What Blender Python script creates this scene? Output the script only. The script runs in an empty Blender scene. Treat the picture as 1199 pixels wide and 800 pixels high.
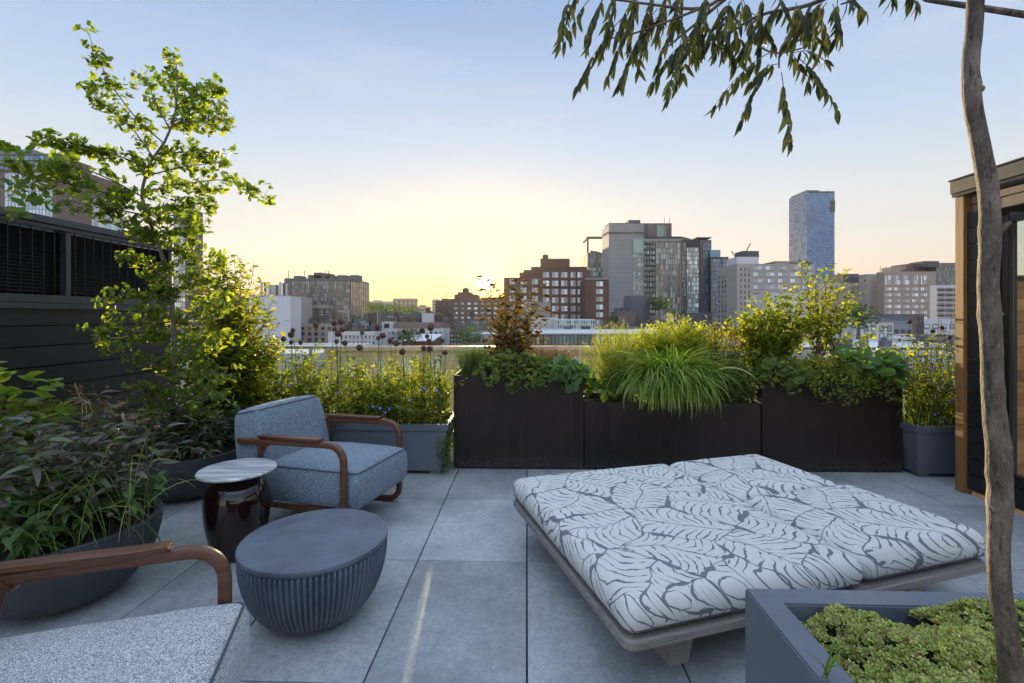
import bpy, bmesh, math, random
import numpy as np
from mathutils import Vector, Matrix, noise
random.seed(7); rng = np.random.default_rng(11)
R = math.radians
F, CX, HY, EYE = 560.0, 600.0, 371.0, 1.36      # focal length in photo pixels, principal column, horizon row, eye height
YAW = R(-1.74)                                   # the terrace grid is turned this much from the view axis
scene = bpy.context.scene
col = scene.collection

def at(px, py, d):
    return Vector(((px-CX)/F*d, d, EYE+(HY-py)/F*d))
def on(px, py, z=0.0):
    d = F*(EYE-z)/(py-HY)
    return Vector(((px-CX)/F*d, d, z))
def tw(x, y, z=0.0):                             # terrace grid -> world
    c, s = math.cos(YAW), math.sin(YAW)
    return Vector((x*c-y*s, x*s+y*c, z))

def tag(o, label=None, cat=None, group=None, kind=None):
    if label: o['label'] = label
    if cat: o['category'] = cat
    if group: o['group'] = group
    if kind: o['kind'] = kind
    return o
def thing(name, label, cat, loc=(0, 0, 0), rz=0.0, group=None):
    o = bpy.data.objects.new(name, None); col.objects.link(o)
    o.location = loc; o.rotation_euler = (0, 0, rz); o.empty_display_size = .1
    return tag(o, label, cat, group)
def link(name, me, m=None, parent=None, loc=None, rot=None):
    o = bpy.data.objects.new(name, me); col.objects.link(o)
    if m is not None and len(me.materials) == 0:
        for mm in (m if isinstance(m, (list, tuple)) else [m]): me.materials.append(mm)
    if parent: o.parent = parent
    if loc is not None: o.location = loc
    if rot is not None: o.rotation_euler = rot
    return o

class MB:
    def __init__(s): s.v = []; s.f = []; s.mi = []; s.cur = 0
    def add(s, vs, fs):
        n = len(s.v); s.v += [tuple(v) for v in vs]
        s.f += [tuple(i+n for i in f) for f in fs]; s.mi += [s.cur]*len(fs); return s
    def box(s, x0, x1, y0, y1, z0, z1, M=None):
        vs = [Vector(p) for p in ((x0,y0,z0),(x1,y0,z0),(x1,y1,z0),(x0,y1,z0),(x0,y0,z1),(x1,y0,z1),(x1,y1,z1),(x0,y1,z1))]
        if M is not None: vs = [M @ v for v in vs]
        return s.add(vs, [(0,3,2,1),(4,5,6,7),(0,1,5,4),(1,2,6,5),(2,3,7,6),(3,0,4,7)])
    def frustum(s, b, t, z0, z1):                # b, t = (x0,x1,y0,y1)
        vs = [(b[0],b[2],z0),(b[1],b[2],z0),(b[1],b[3],z0),(b[0],b[3],z0),(t[0],t[2],z1),(t[1],t[2],z1),(t[1],t[3],z1),(t[0],t[3],z1)]
        return s.add(vs, [(0,3,2,1),(4,5,6,7),(0,1,5,4),(1,2,6,5),(2,3,7,6),(3,0,4,7)])
    def ring(s, x0, x1, y0, y1, t, z0, z1):       # four walls as one mitred ring
        vs = []
        for z in (z0, z1):
            for e in (0, t): vs += [(x0+e, y0+e, z), (x1-e, y0+e, z), (x1-e, y1-e, z), (x0+e, y1-e, z)]
        fs = []
        for k in range(4):
            j = (k+1) % 4; fs += [(k, j, 8+j, 8+k), (4+j, 4+k, 12+k, 12+j), (8+k, 8+j, 12+j, 12+k), (j, k, 4+k, 4+j)]
        return s.add(vs, fs)
    def lathe(s, prof, seg=48, fn=None):
        vs = []; fs = []
        for (r, z) in prof:
            for k in range(seg):
                a = 2*math.pi*k/seg; rr = r*(fn(a, z) if fn else 1)
                vs.append((rr*math.cos(a), rr*math.sin(a), z))
        m = len(prof)
        for i in range(m-1):
            for k in range(seg):
                k2 = (k+1) % seg
                fs.append((i*seg+k, i*seg+k2, (i+1)*seg+k2, (i+1)*seg+k))
        fs.append(tuple(range(seg-1, -1, -1))); fs.append(tuple((m-1)*seg+k for k in range(seg)))
        return s.add(vs, fs)
    def tube(s, pts, rad, seg=8, sq=None, closed=False):
        pts = [Vector(p) for p in pts]; n = len(pts)
        rad = rad if isinstance(rad, (list, tuple)) else [rad]*n
        up = None; vs = []; fs = []
        for i, p in enumerate(pts):
            if closed: t = pts[(i+1) % n]-pts[i-1]
            else: t = pts[min(i+1, n-1)]-pts[max(i-1, 0)]
            t.normalize()
            if up is None:
                up = Vector((0, 0, 1)) if abs(t.z) < .9 else Vector((0, 1, 0))
            a = t.cross(up).normalized(); up = a.cross(t).normalized()
            for k in range(seg):
                th = 2*math.pi*(k+.5)/seg
                ca, sa = math.cos(th), math.sin(th)
                if sq:                            # rounded rectangle section (half width, half height)
                    e = .45
                    x = math.copysign(abs(ca)**e, ca)*sq[0]; y = math.copysign(abs(sa)**e, sa)*sq[1]
                    vs.append(p+a*x+up*y)
                else: vs.append(p+a*ca*rad[i]+up*sa*rad[i])
        m = n if closed else n-1
        for i in range(m):
            j = (i+1) % n
            for k in range(seg):
                k2 = (k+1) % seg
                fs.append((i*seg+k, i*seg+k2, j*seg+k2, j*seg+k))
        if not closed:
            fs.append(tuple(range(seg-1, -1, -1))); fs.append(tuple((n-1)*seg+k for k in range(seg)))
        return s.add(vs, fs)
    def ball(s, c, r, nu=8, nv=6, sc=(1, 1, 1)):
        vs = []; fs = []
        for i in range(1, nv):
            for k in range(nu):
                th = math.pi*i/nv; a = 2*math.pi*k/nu
                vs.append((c[0]+r*sc[0]*math.sin(th)*math.cos(a), c[1]+r*sc[1]*math.sin(th)*math.sin(a), c[2]+r*sc[2]*math.cos(th)))
        t = len(vs); vs.append((c[0], c[1], c[2]+r*sc[2])); vs.append((c[0], c[1], c[2]-r*sc[2]))
        for i in range(nv-2):
            for k in range(nu):
                k2 = (k+1) % nu; fs.append((i*nu+k, (i+1)*nu+k, (i+1)*nu+k2, i*nu+k2))
        for k in range(nu):
            k2 = (k+1) % nu; fs.append((t, k, k2)); fs.append((t+1, (nv-2)*nu+k2, (nv-2)*nu+k))
        return s.add(vs, fs)
    def mesh(s, name, smooth=False, bevel=0, bseg=2):
        me = bpy.data.meshes.new(name); me.from_pydata(s.v, [], s.f); me.update()
        bm = bmesh.new(); bm.from_mesh(me)
        for i, f in enumerate(bm.faces): f.material_index = s.mi[i]
        if bevel:
            ed = [e for e in bm.edges if len(e.link_faces) == 2 and e.calc_face_angle(0) > .5]
            bmesh.ops.bevel(bm, geom=ed, offset=bevel, segments=bseg, affect='EDGES', clamp_overlap=True)
        bmesh.ops.recalc_face_normals(bm, faces=bm.faces)
        bm.to_mesh(me); bm.free()
        if smooth: me.shade_smooth(); me.set_sharp_from_angle(angle=R(smooth if smooth is not True else 40))
        return me
    def build(s, name, m, parent=None, smooth=False, bevel=0, bseg=2, loc=None, rot=None):
        return link(name, s.mesh(name, smooth, bevel, bseg), m, parent, loc, rot)

def np_mesh(name, V, faces, smooth=False):
    me = bpy.data.meshes.new(name)
    V = np.asarray(V, dtype=np.float32).reshape(-1, 3)
    me.vertices.add(len(V)); me.vertices.foreach_set('co', V.ravel())
    loops = np.concatenate([f.ravel() for f in faces]).astype(np.int32)
    tot = np.concatenate([np.full(len(f), f.shape[1], dtype=np.int32) for f in faces])
    start = np.concatenate([[0], np.cumsum(tot)[:-1]]).astype(np.int32)
    me.loops.add(len(loops)); me.loops.foreach_set('vertex_index', loops)
    me.polygons.add(len(tot)); me.polygons.foreach_set('loop_start', start)
    me.update(calc_edges=True)
    if smooth: me.shade_smooth()
    return me

# ---------------------------------------------------------------- node helpers
class NT:
    def __init__(s, mat):
        s.t = mat.node_tree; s.n = s.t.nodes; s.l = s.t.links
    def new(s, typ, **kw):
        nd = s.n.new(typ)
        for k, v in kw.items(): setattr(nd, k, v)
        return nd
    def put(s, sock, v):
        if hasattr(v, 'links') or isinstance(v, bpy.types.NodeSocket): s.l.new(v, sock)
        else: sock.default_value = v
    def m(s, op, a, b=0.0, c=0.0):
        nd = s.new('ShaderNodeMath', operation=op)
        s.put(nd.inputs[0], a); s.put(nd.inputs[1], b); s.put(nd.inputs[2], c)
        return nd.outputs[0]
    def mix(s, f, a, b, bt='MIX'):
        nd = s.new('ShaderNodeMix', data_type='RGBA', blend_type=bt)
        s.put(nd.inputs[0], f); s.put(nd.inputs[6], a); s.put(nd.inputs[7], b)
        return nd.outputs[2]
    def noise(s, vec, scale, detail=4, rough=.55, out=0):
        nd = s.new('ShaderNodeTexNoise'); nd.inputs['Scale'].default_value = scale
        nd.inputs['Detail'].default_value = detail; nd.inputs['Roughness'].default_value = rough
        if vec is not None: s.l.new(vec, nd.inputs['Vector'])
        return nd.outputs[out]
    def ramp(s, f, stops, interp='LINEAR'):
        nd = s.new('ShaderNodeValToRGB'); cr = nd.color_ramp; cr.interpolation = interp
        while len(cr.elements) < len(stops): cr.elements.new(.5)
        for e, (p, c) in zip(cr.elements, stops):
            e.position = p; e.color = (*c, 1) if len(c) == 3 else c
        s.l.new(f, nd.inputs[0]); return nd.outputs[0]
    def coord(s, out='Object', scale=None, rot=None):
        tc = s.new('ShaderNodeTexCoord').outputs[out]
        if scale or rot:
            mp = s.new('ShaderNodeMapping'); s.l.new(tc, mp.inputs[0])
            if scale: mp.inputs['Scale'].default_value = scale
            if rot: mp.inputs['Rotation'].default_value = rot
            tc = mp.outputs[0]
        return tc
def c4(c): return (*c, 1) if len(c) == 3 else c
def newmat(name):
    m = bpy.data.materials.new(name); m.use_nodes = True
    b = m.node_tree.nodes['Principled BSDF']; return m, NT(m), b
def pmat(name, c1, c2=None, scale=6, rough=.6, bump=0, bscale=None, metal=0, detail=5, stretch=None, rvar=.12, spec=.5, island=0, lines=None, coat=0):
    """two-tone noise surface with bump; island = per-piece brightness variation; lines = (axis, pitch, width) grooves"""
    m, t, b = newmat(name)
    co = t.coord('Object', scale=stretch)
    nz = t.noise(co, scale, detail)
    c2 = c2 or tuple(x*.8 for x in c1)
    cc = t.ramp(nz, [(.3, c1), (.7, c2)])
    if island:
        gi = t.new('ShaderNodeNewGeometry').outputs['Random Per Island']
        k = t.m('MULTIPLY_ADD', gi, island*2, 1-island)
        hs = t.new('ShaderNodeHueSaturation'); t.l.new(cc, hs.inputs['Color']); t.l.new(k, hs.inputs['Value']); cc = hs.outputs[0]
    h = t.noise(co, bscale or scale*8, 4)
    if lines:
        ax, pitch, wd = lines
        sp = t.new('ShaderNodeSeparateXYZ'); t.l.new(t.coord('Object'), sp.inputs[0])
        fr = t.m('FRACT', t.m('DIVIDE', sp.outputs[ax], pitch))
        ln = t.m('LESS_THAN', fr, wd)
        cc = t.mix(ln, cc, c4(tuple(x*.45 for x in c1)))
    t.l.new(cc, b.inputs['Base Color'])
    t.l.new(t.m('MULTIPLY_ADD', nz, rvar*2, rough-rvar), b.inputs['Roughness'])
    b.inputs['Metallic'].default_value = metal
    b.inputs['Specular IOR Level'].default_value = spec
    b.inputs['Coat Weight'].default_value = coat
    if bump:
        bp = t.new('ShaderNodeBump'); bp.inputs['Strength'].default_value = bump; bp.inputs['Distance'].default_value = .01
        t.l.new(h, bp.inputs['Height']); t.l.new(bp.outputs[0], b.inputs['Normal'])
    return m
def leafmat(name, cols, trans=.45, rough=.5, tcol=None, spec=.3):
    m, t, b = newmat(name)
    gi = t.new('ShaderNodeNewGeometry').outputs['Random Per Island']
    n = len(cols); cc = t.ramp(gi, [((i+.5)/n, c) for i, c in enumerate(cols)])
    nz = t.noise(t.coord('Object'), 9, 2)
    hs = t.new('ShaderNodeHueSaturation'); t.l.new(cc, hs.inputs['Color'])
    t.l.new(t.m('MULTIPLY_ADD', nz, .8, .6), hs.inputs['Value']); cc = hs.outputs[0]
    t.l.new(cc, b.inputs['Base Color']); b.inputs['Roughness'].default_value = rough
    b.inputs['Specular IOR Level'].default_value = spec
    tr = t.new('ShaderNodeBsdfTranslucent')
    tc = t.mix(1.0, cc, c4(tcol or (1.9, 1.75, .55)), 'MULTIPLY')
    t.l.new(tc, tr.inputs['Color'])
    ms = t.new('ShaderNodeMixShader'); ms.inputs[0].default_value = trans
    t.l.new(b.outputs[0], ms.inputs[1]); t.l.new(tr.outputs[0], ms.inputs[2])
    t.l.new(ms.outputs[0], t.n['Material Output'].inputs['Surface'])
    return m
def woodmat(name, c1, c2, axis=0, scale=1.0, rough=.5, island=.15, bump=.25):
    m, t, b = newmat(name)
    st = [28, 28, 28]; st[axis] = 1.6
    co = t.coord('Object', scale=tuple(s*scale for s in st))
    gi = t.new('ShaderNodeNewGeometry').outputs['Random Per Island']
    off = t.new('ShaderNodeVectorMath', operation='ADD'); t.l.new(co, off.inputs[0])
    cx = t.new('ShaderNodeCombineXYZ'); t.l.new(t.m('MULTIPLY', gi, 40.0), cx.inputs[0]); t.l.new(t.m('MULTIPLY', gi, 73.0), cx.inputs[1]); t.l.new(cx.outputs[0], off.inputs[1])
    n1 = t.noise(off.outputs[0], 1.0, 6, .65); n2 = t.noise(off.outputs[0], 4.0, 3, .6)
    f = t.m('ADD', t.m('MULTIPLY', n1, .7), t.m('MULTIPLY', n2, .3))
    cc = t.ramp(f, [(.32, c2), (.5, c1), (.68, tuple(x*1.15 for x in c1))])
    hs = t.new('ShaderNodeHueSaturation'); t.l.new(cc, hs.inputs['Color']); t.l.new(t.m('MULTIPLY_ADD', gi, island*2, 1-island), hs.inputs['Value'])
    t.l.new(hs.outputs[0], b.inputs['Base Color']); b.inputs['Roughness'].default_value = rough
    bp = t.new('ShaderNodeBump'); bp.inputs['Strength'].default_value = bump; bp.inputs['Distance'].default_value = .003
    t.l.new(f, bp.inputs['Height']); t.l.new(bp.outputs[0], b.inputs['Normal'])
    return m
def glassmat(name, tint=(.9, .95, .95), rough=.0, refl=1.0, dirt=.03):
    m, t, b = newmat(name)
    t.n.remove(b)
    fr = t.new('ShaderNodeFresnel'); t.l.new(t.m('MULTIPLY_ADD', t.new('ShaderNodeNewGeometry').outputs['Backfacing'], 1/1.5-1.5, 1.5), fr.inputs[0])
    tp = t.new('ShaderNodeBsdfTransparent'); tp.inputs[0].default_value = c4(tint)
    gl = t.new('ShaderNodeBsdfGlossy'); gl.inputs['Roughness'].default_value = rough
    df = t.new('ShaderNodeBsdfDiffuse'); df.inputs[0].default_value = (.5, .5, .5, 1)
    ms = t.new('ShaderNodeMixShader'); t.l.new(t.m('MULTIPLY', fr.outputs[0], refl), ms.inputs[0])
    t.l.new(tp.outputs[0], ms.inputs[1]); t.l.new(gl.outputs[0], ms.inputs[2])
    m2 = t.new('ShaderNodeMixShader'); t.l.new(t.m('MULTIPLY', t.noise(t.coord('Object'), 3, 5), dirt*2), m2.inputs[0])
    t.l.new(ms.outputs[0], m2.inputs[1]); t.l.new(df.outputs[0], m2.inputs[2])
    t.l.new(m2.outputs[0], t.n['Material Output'].inputs['Surface'])
    return m
# ================================================================ camera, sky, sun
cd = bpy.data.cameras.new('camera'); cam = bpy.data.objects.new('camera', cd); col.objects.link(cam)
cam.location = (0, 0, EYE); cam.rotation_euler = (R(90), 0, 0)
cd.sensor_width = 36; cd.lens = F/1199*36; cd.shift_y = -(400-HY)/1199; cd.shift_x = -(CX-599.5)/1199
cd.clip_start = .05; cd.clip_end = 9000
scene.camera = cam
SUN_AZ = math.atan2(568-CX, F); SUN_EL = R(3.9)          # azimuth from +Y towards +X
sl = bpy.data.lights.new('sun', 'SUN'); sun = bpy.data.objects.new('sun', sl); col.objects.link(sun)
sl.energy = 5.0; sl.angle = R(.5); sl.color = (1.0, .76, .42)
sdir = Vector((math.sin(SUN_AZ)*math.cos(SUN_EL), math.cos(SUN_AZ)*math.cos(SUN_EL), math.sin(SUN_EL)))
sun.rotation_euler = sdir.to_track_quat('Z', 'Y').to_euler()
w = bpy.data.worlds.new('World'); scene.world = w; w.use_nodes = True
EXPO = 1.4; EXG = 1.2*2**-EXPO; NISH = .06*EXG
t = NT(w); bg = t.n['Background']
sky = t.new('ShaderNodeTexSky', sky_type='NISHITA'); sky.sun_disc = False
sky.sun_elevation = SUN_EL; sky.sun_rotation = SUN_AZ; sky.air_density = 1.0; sky.dust_density = 1.2; sky.ozone_density = 1.6
tc = t.new('ShaderNodeTexCoord').outputs['Generated']
nrm = t.new('ShaderNodeVectorMath', operation='NORMALIZE'); t.l.new(tc, nrm.inputs[0])
sp = t.new('ShaderNodeSeparateXYZ'); t.l.new(nrm.outputs[0], sp.inputs[0])
el = t.m('MAXIMUM', sp.outputs[2], 0.0)
dt = t.new('ShaderNodeVectorMath', operation='DOT_PRODUCT'); t.l.new(nrm.outputs[0], dt.inputs[0]); dt.inputs[1].default_value = sdir
cs = t.m('MAXIMUM', dt.outputs['Value'], 0.0)
# evening sky by height above the horizon: peach haze, pale, then blue overhead
grad = t.ramp(el, [(0.0, (.68, .47, .31)), (.06, (.69, .56, .44)), (.13, (.68, .64, .59)), (.21, (.61, .64, .66)), (.32, (.45, .56, .71)), (.45, (.35, .47, .67)), (.55, (.25, .38, .60)), (.68, (.64, .80, 1.06)), (1.0, (.86, 1.06, 1.38))])  # overhead stops brightened out of view to add light on the terrace
# wisps of thin high cloud
mp = t.new('ShaderNodeMapping'); t.l.new(nrm.outputs[0], mp.inputs[0]); mp.inputs['Scale'].default_value = (1.2, 1.2, 7)
cl = t.noise(mp.outputs[0], 2.2, 7, .6)
clf = t.m('MULTIPLY', t.ramp(cl, [(.50, (0, 0, 0)), (.78, (1, 1, 1))]), .16)
grad = t.mix(clf, grad, (.80, .76, .74, 1))
# glow of the low sun
g1 = t.m('POWER', cs, 16.0); g2 = t.m('POWER', cs, 90.0); g3 = t.m('POWER', cs, 700.0); 
lowf = t.m('POWER', t.m('SUBTRACT', 1.0, el), 3.0)
grad = t.mix(t.m('MULTIPLY', t.m('MULTIPLY', t.m('POWER', lowf, 2.2), g1), .92), grad, (.92, .46, .07, 1))
def glow(base, f, k, colr):
    vm = t.new('ShaderNodeVectorMath', operation='SCALE'); vm.inputs[0].default_value = colr; t.l.new(t.m('MULTIPLY', f, k), vm.inputs['Scale'])
    ad = t.new('ShaderNodeVectorMath', operation='ADD'); t.l.new(base, ad.inputs[0]); t.l.new(vm.outputs[0], ad.inputs[1]); return ad.outputs[0]
grad = glow(grad, g2, .26, (1.0, .48, .02)); grad = glow(grad, g3, 1.0, (1.0, .62, .15)); grad = glow(grad, t.m('POWER', cs, 26000.0), 14.0, (1.0, .88, .62))
# sky behind the camera brightened beyond nature to light surfaces facing it
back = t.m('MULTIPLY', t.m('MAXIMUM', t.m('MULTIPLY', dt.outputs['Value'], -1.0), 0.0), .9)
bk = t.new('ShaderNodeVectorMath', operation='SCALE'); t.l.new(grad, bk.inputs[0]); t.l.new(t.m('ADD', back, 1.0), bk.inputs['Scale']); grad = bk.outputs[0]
# the physical sky carries the rest
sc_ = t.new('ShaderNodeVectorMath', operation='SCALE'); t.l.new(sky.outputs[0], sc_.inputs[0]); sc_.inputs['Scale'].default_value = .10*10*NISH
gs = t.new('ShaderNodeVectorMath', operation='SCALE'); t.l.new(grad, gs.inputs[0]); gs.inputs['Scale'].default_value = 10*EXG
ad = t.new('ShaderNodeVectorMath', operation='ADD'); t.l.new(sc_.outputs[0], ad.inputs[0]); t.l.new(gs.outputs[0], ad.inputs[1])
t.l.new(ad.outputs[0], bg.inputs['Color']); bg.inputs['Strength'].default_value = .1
vs = scene.view_settings; vs.view_transform = 'Standard'; vs.look = 'None'; vs.exposure = EXPO; vs.gamma = 1; vs.use_curve_mapping = False
scene.cycles.max_bounces = 8; scene.cycles.transparent_max_bounces = 24; scene.cycles.diffuse_bounces = 4
scene.cycles.volume_bounces = 0

# ================================================================ materials of the terrace
def pavermat():
    m, t, b = newmat('bluestone')
    co = t.coord('Object')
    gi = t.new('ShaderNodeNewGeometry').outputs['Random Per Island']
    n1 = t.noise(co, 1.3, 6, .6); n2 = t.noise(co, 9, 6, .7); n3 = t.noise(co, 75, 4, .65)
    cc = t.ramp(n1, [(.34, (.19, .21, .225)), (.5, (.32, .335, .35)), (.70, (.45, .465, .47))])
    cc = t.mix(t.m('MULTIPLY', t.ramp(n2, [(.45, (0, 0, 0)), (.75, (1, 1, 1))]), .6), cc, (.42, .43, .43, 1))
    cc = t.mix(t.ramp(n3, [(.54, (0, 0, 0)), (.66, (.6, .6, .6))]), cc, (.13, .14, .155, 1))
    n4 = t.noise(co, 28, 5, .75)
    cc = t.mix(t.m('MULTIPLY', t.ramp(n4, [(.42, (0, 0, 0)), (.60, (1, 1, 1))]), .42), cc, (.17, .185, .20, 1))
    # scattered pale chips and scuffs
    v = t.new('ShaderNodeTexVoronoi'); v.inputs['Scale'].default_value = 17; t.l.new(co, v.inputs['Vector'])
    spk = t.m('MULTIPLY', t.m('LESS_THAN', v.outputs['Distance'], .10), t.m('GREATER_THAN', t.noise(co, 5, 3), .52))
    cc = t.mix(t.m('MULTIPLY', spk, .6), cc, (.5, .5, .49, 1))
    sc1 = t.noise(t.coord('Object', scale=(1, 7, 1), rot=(0, 0, .6)), 5, 6, .75)
    cc = t.mix(t.m('MULTIPLY', t.ramp(sc1, [(.64, (0, 0, 0)), (.72, (1, 1, 1))]), .5), cc, (.52, .53, .52, 1))
    hs = t.new('ShaderNodeHueSaturation'); t.l.new(cc, hs.inputs['Color']); t.l.new(t.m('MULTIPLY_ADD', gi, .34, .84), hs.inputs['Value'])
    t.l.new(hs.outputs[0], b.inputs['Base Color'])
    t.l.new(t.m('MULTIPLY_ADD', n2, .35, .38), b.inputs['Roughness'])
    bp = t.new('ShaderNodeBump'); bp.inputs['Strength'].default_value = .35; bp.inputs['Distance'].default_value = .004
    t.l.new(t.m('ADD', n3, t.m('MULTIPLY', n2, 1.5)), bp.inputs['Height']); t.l.new(bp.outputs[0], b.inputs['Normal'])
    return m
M = {}
M['paver'] = pavermat()
M['subfloor'] = pmat('dark_bedding', (.02, .021, .023), rough=.9)
M['black_metal'] = pmat('black_bronze_panel', (.010, .0065, .006), (.019, .012, .010), 3, rough=.5, bump=.05, rvar=.08, spec=.25)
def blackbox():
    m, t, b = newmat('black_bronze_panel'); co = t.coord('Object')
    n1 = t.noise(co, 2.2, 5, .6); n2 = t.noise(t.coord('Object', scale=(14, 14, .7)), 2, 5, .6); n3 = t.noise(co, 90, 3, .6)
    cc = t.ramp(n1, [(.3, (.010, .0065, .006)), (.7, (.021, .013, .011))])
    cc = t.mix(t.m('MULTIPLY', t.ramp(n2, [(.5, (0, 0, 0)), (.75, (1, 1, 1))]), .5), cc, (.036, .024, .020, 1))
    sp = t.new('ShaderNodeSeparateXYZ'); t.l.new(co, sp.inputs[0])
    low = t.m('SUBTRACT', 1.0, t.m('MULTIPLY', sp.outputs[2], 7.0)); low.node.use_clamp = True
    cc = t.mix(t.m('MULTIPLY', t.m('MULTIPLY', low, t.ramp(n3, [(.48, (0, 0, 0)), (.6, (1, 1, 1))])), .7), cc, (.09, .08, .07, 1))
    t.l.new(cc, b.inputs['Base Color']); t.l.new(t.m('MULTIPLY_ADD', n2, .5, .22), b.inputs['Roughness']); b.inputs['Specular IOR Level'].default_value = .3
    return m
M['black_metal'] = blackbox()
M['char'] = woodmat('charred_boards', (.010, .011, .013), (.004, .0045, .0055), axis=1, rough=.55, island=.3)
M['fence_metal'] = pmat('grey_blue_metal', (.03, .038, .048), (.045, .055, .065), 5, rough=.45, bump=.05)
M['zinc'] = pmat('grey_fibre_cement', (.085, .10, .125), (.125, .145, .175), 3, rough=.55, bump=.15, bscale=60)
M['dark_conc'] = pmat('dark_concrete', (.02, .024, .03), (.05, .056, .064), 6, rough=.6, bump=.35, bscale=45)
M['soil'] = pmat('soil', (.03, .02, .013), (.055, .038, .025), 25, rough=.95, bump=.8)
M['walnut'] = woodmat('walnut', (.10, .040, .021), (.04, .016, .010), axis=0, rough=.38)
M['cedar'] = woodmat('cedar', (.23, .11, .036), (.11, .048, .016), axis=2, rough=.55, island=.12)
M['cedar_h'] = woodmat('cedar_boards', (.66, .34, .14), (.42, .19, .07), axis=0, rough=.5, island=.3)
M['teak'] = woodmat('weathered_teak', (.24, .215, .20), (.13, .115, .105), axis=0, rough=.7, island=.15, bump=.5)
M['alu'] = pmat('dark_frame', (.015, .016, .018), rough=.35, metal=.3)
M['fascia'] = pmat('roof_edge_metal', (.03, .031, .034), (.045, .046, .05), 4, rough=.45)
M['glass'] = glassmat('window_glass', (.93, .96, .95), refl=1.0, dirt=.02)
M['rail_glass'] = glassmat('rail_glass', (.95, .98, .96), refl=.8, dirt=.05)
M['steel'] = pmat('brushed_rail', (.45, .46, .47), (.6, .6, .6), 8, rough=.35, metal=.8)

# ================================================================ floor
TW, TD = .609, .90                              # paver size across and along the view
y_ref = 2.655                                    # a cross joint, in terrace coordinates
mb = MB()
x_ref = 0.0
for i in range(-7, 12):
    for j in range(-8, 5):
        x0 = x_ref+i*TW; y0 = y_ref+j*TD
        x1, y1 = x0+TW, y0+TD
        if x0 > 6.4 or y0 > 5.6: continue
        g = .0034
        dz = random.uniform(-.0006, .0006)
        mb.box(x0+g, x1-g, y0+g, y1-g, -.03, dz)
fl = mb.build('terrace_floor', M['paver'], bevel=.002, bseg=1, rot=(0, 0, YAW)); tag(fl, kind='structure')
MB().box(-4.3, 7.2, -5, 6.4, -.5, -.0302).build('terrace_base', M['subfloor'], rot=(0, 0, YAW))['kind'] = 'structure'

# ================================================================ fence on the left: charred boards, slatted screen above
fx = -3.76
fr = thing('board_fence', 'tall dark fence of black horizontal boards with a slatted screen on top, left edge', 'fence', tw(fx, 3.0), YAW)
ya, yb = -2.6, 1.94                              # local y of the run (terrace y from .4 to 4.8)
mb = MB(); z = .03
while z < 1.42:
    mb.box(-.035, 0, ya, yb, z, min(z+.150, 1.425)); z += .158
mb.build('board_panel', M['char'], fr, bevel=.004)
MB().box(-.075, -.037, ya, yb, 0, 1.42).build('backing_panel', M['alu'], fr)
MB().box(-.10, .035, ya-.02, yb+.02, 1.428, 1.465).box(-.09, .02, ya-.01, yb+.01, 1.468, 1.53).build('rail', M['fence_metal'], fr, bevel=.004)
MB().box(-.12, .05, ya-.03, yb+.05, 2.085, 2.14).box(-.10, .03, ya-.02, yb+.03, 2.05, 2.082).build('cap', M['fence_metal'], fr, bevel=.004)
mb = MB(); y = ya+.1
while y < yb-.03:
    mb.box(.006, .014, y, y+.0045, 1.531, 2.049); y += .086
mb.build('screen_rods', M['alu'], fr)
mb = MB(); z = 1.545
while z < 2.047:
    Mx = Matrix.Translation((-.05, 0, z)) @ Matrix.Rotation(R(-40), 4, 'Y')
    mb.box(-.022, .022, ya+.01, yb-.01, -.003, .003, Mx); z += .0265
mb.build('louvre_slats', M['alu'], fr)
for y in (ya, -1.45, -.33, .78, yb-.04):
    MB().box(-.09, .012, y, y+.04, 1.531, 2.048).build('post', M['fence_metal'], fr)

# ================================================================ glass guard rail behind the planters
gr = thing('glass_railing', 'clear glass guard rail with a slim metal top rail behind the planters', 'railing', tw(0, 4.98), YAW)
x0 = -3.7; k = 0
while x0 < 6.2:
    MB().box(x0+.01, x0+1.40, -.006, .006, .175, 1.02).build('glass_panel', M['rail_glass'], gr)
    MB().box(x0-.012, x0+.008, -.02, .02, -.02, 1.019).build('post', M['steel'], gr)
    x0 += 1.42
MB().box(-3.72, 6.3, -.022, .022, 1.021, 1.05).build('top_rail', M['steel'], gr, bevel=.004)
MB().box(-3.9, 6.4, -.05, .25, -.03, .168).build('raised_kerb', M['zinc'], gr)  # height raised to stop low sun from streaking across the floor

# ================================================================ planters
def trough(name, label, x0, x1, y0, y1, h, m, group=None, soil=.05, t=.012):
    o = thing(name, label, 'planter', tw((x0+x1)/2, (y0+y1)/2), YAW, group)
    w, d = (x1-x0)/2, (y1-y0)/2
    mb = MB()
    mb.ring(-w, w, -d, d, t, .012, h)
    mb.box(-w+t+.001, w-t-.001, -d+t+.001, d-t-.001, .014, .05)
    mb.build('shell', m, o, bevel=.003)
    MB().box(-w+.03, w-.03, -d+.03, d-.03, 0, .0115).build('base', M['alu'], o)
    MB().box(-w+t+.001, w-t-.001, -d+t+.001, d-t-.001, .06, h-soil).build('soil', M['soil'], o)
    return o
PG = 'black metal planter boxes in a row'
trough('planter_box', 'tall black metal planter box left of the lower wide one, with the reddish airy shrub', -.656, .503, 4.26, 4.80, .836, M['black_metal'], PG)
trough('planter_box', 'low wide black metal planter box in the middle, grass spilling over its front', .511, 2.053, 4.265, 4.80, .60, M['black_metal'], PG)
trough('planter_box', 'black metal planter box on the right behind the daybed, second tallest of the row', 2.061, 3.268, 4.26, 4.80, .785, M['black_metal'], PG)
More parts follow.
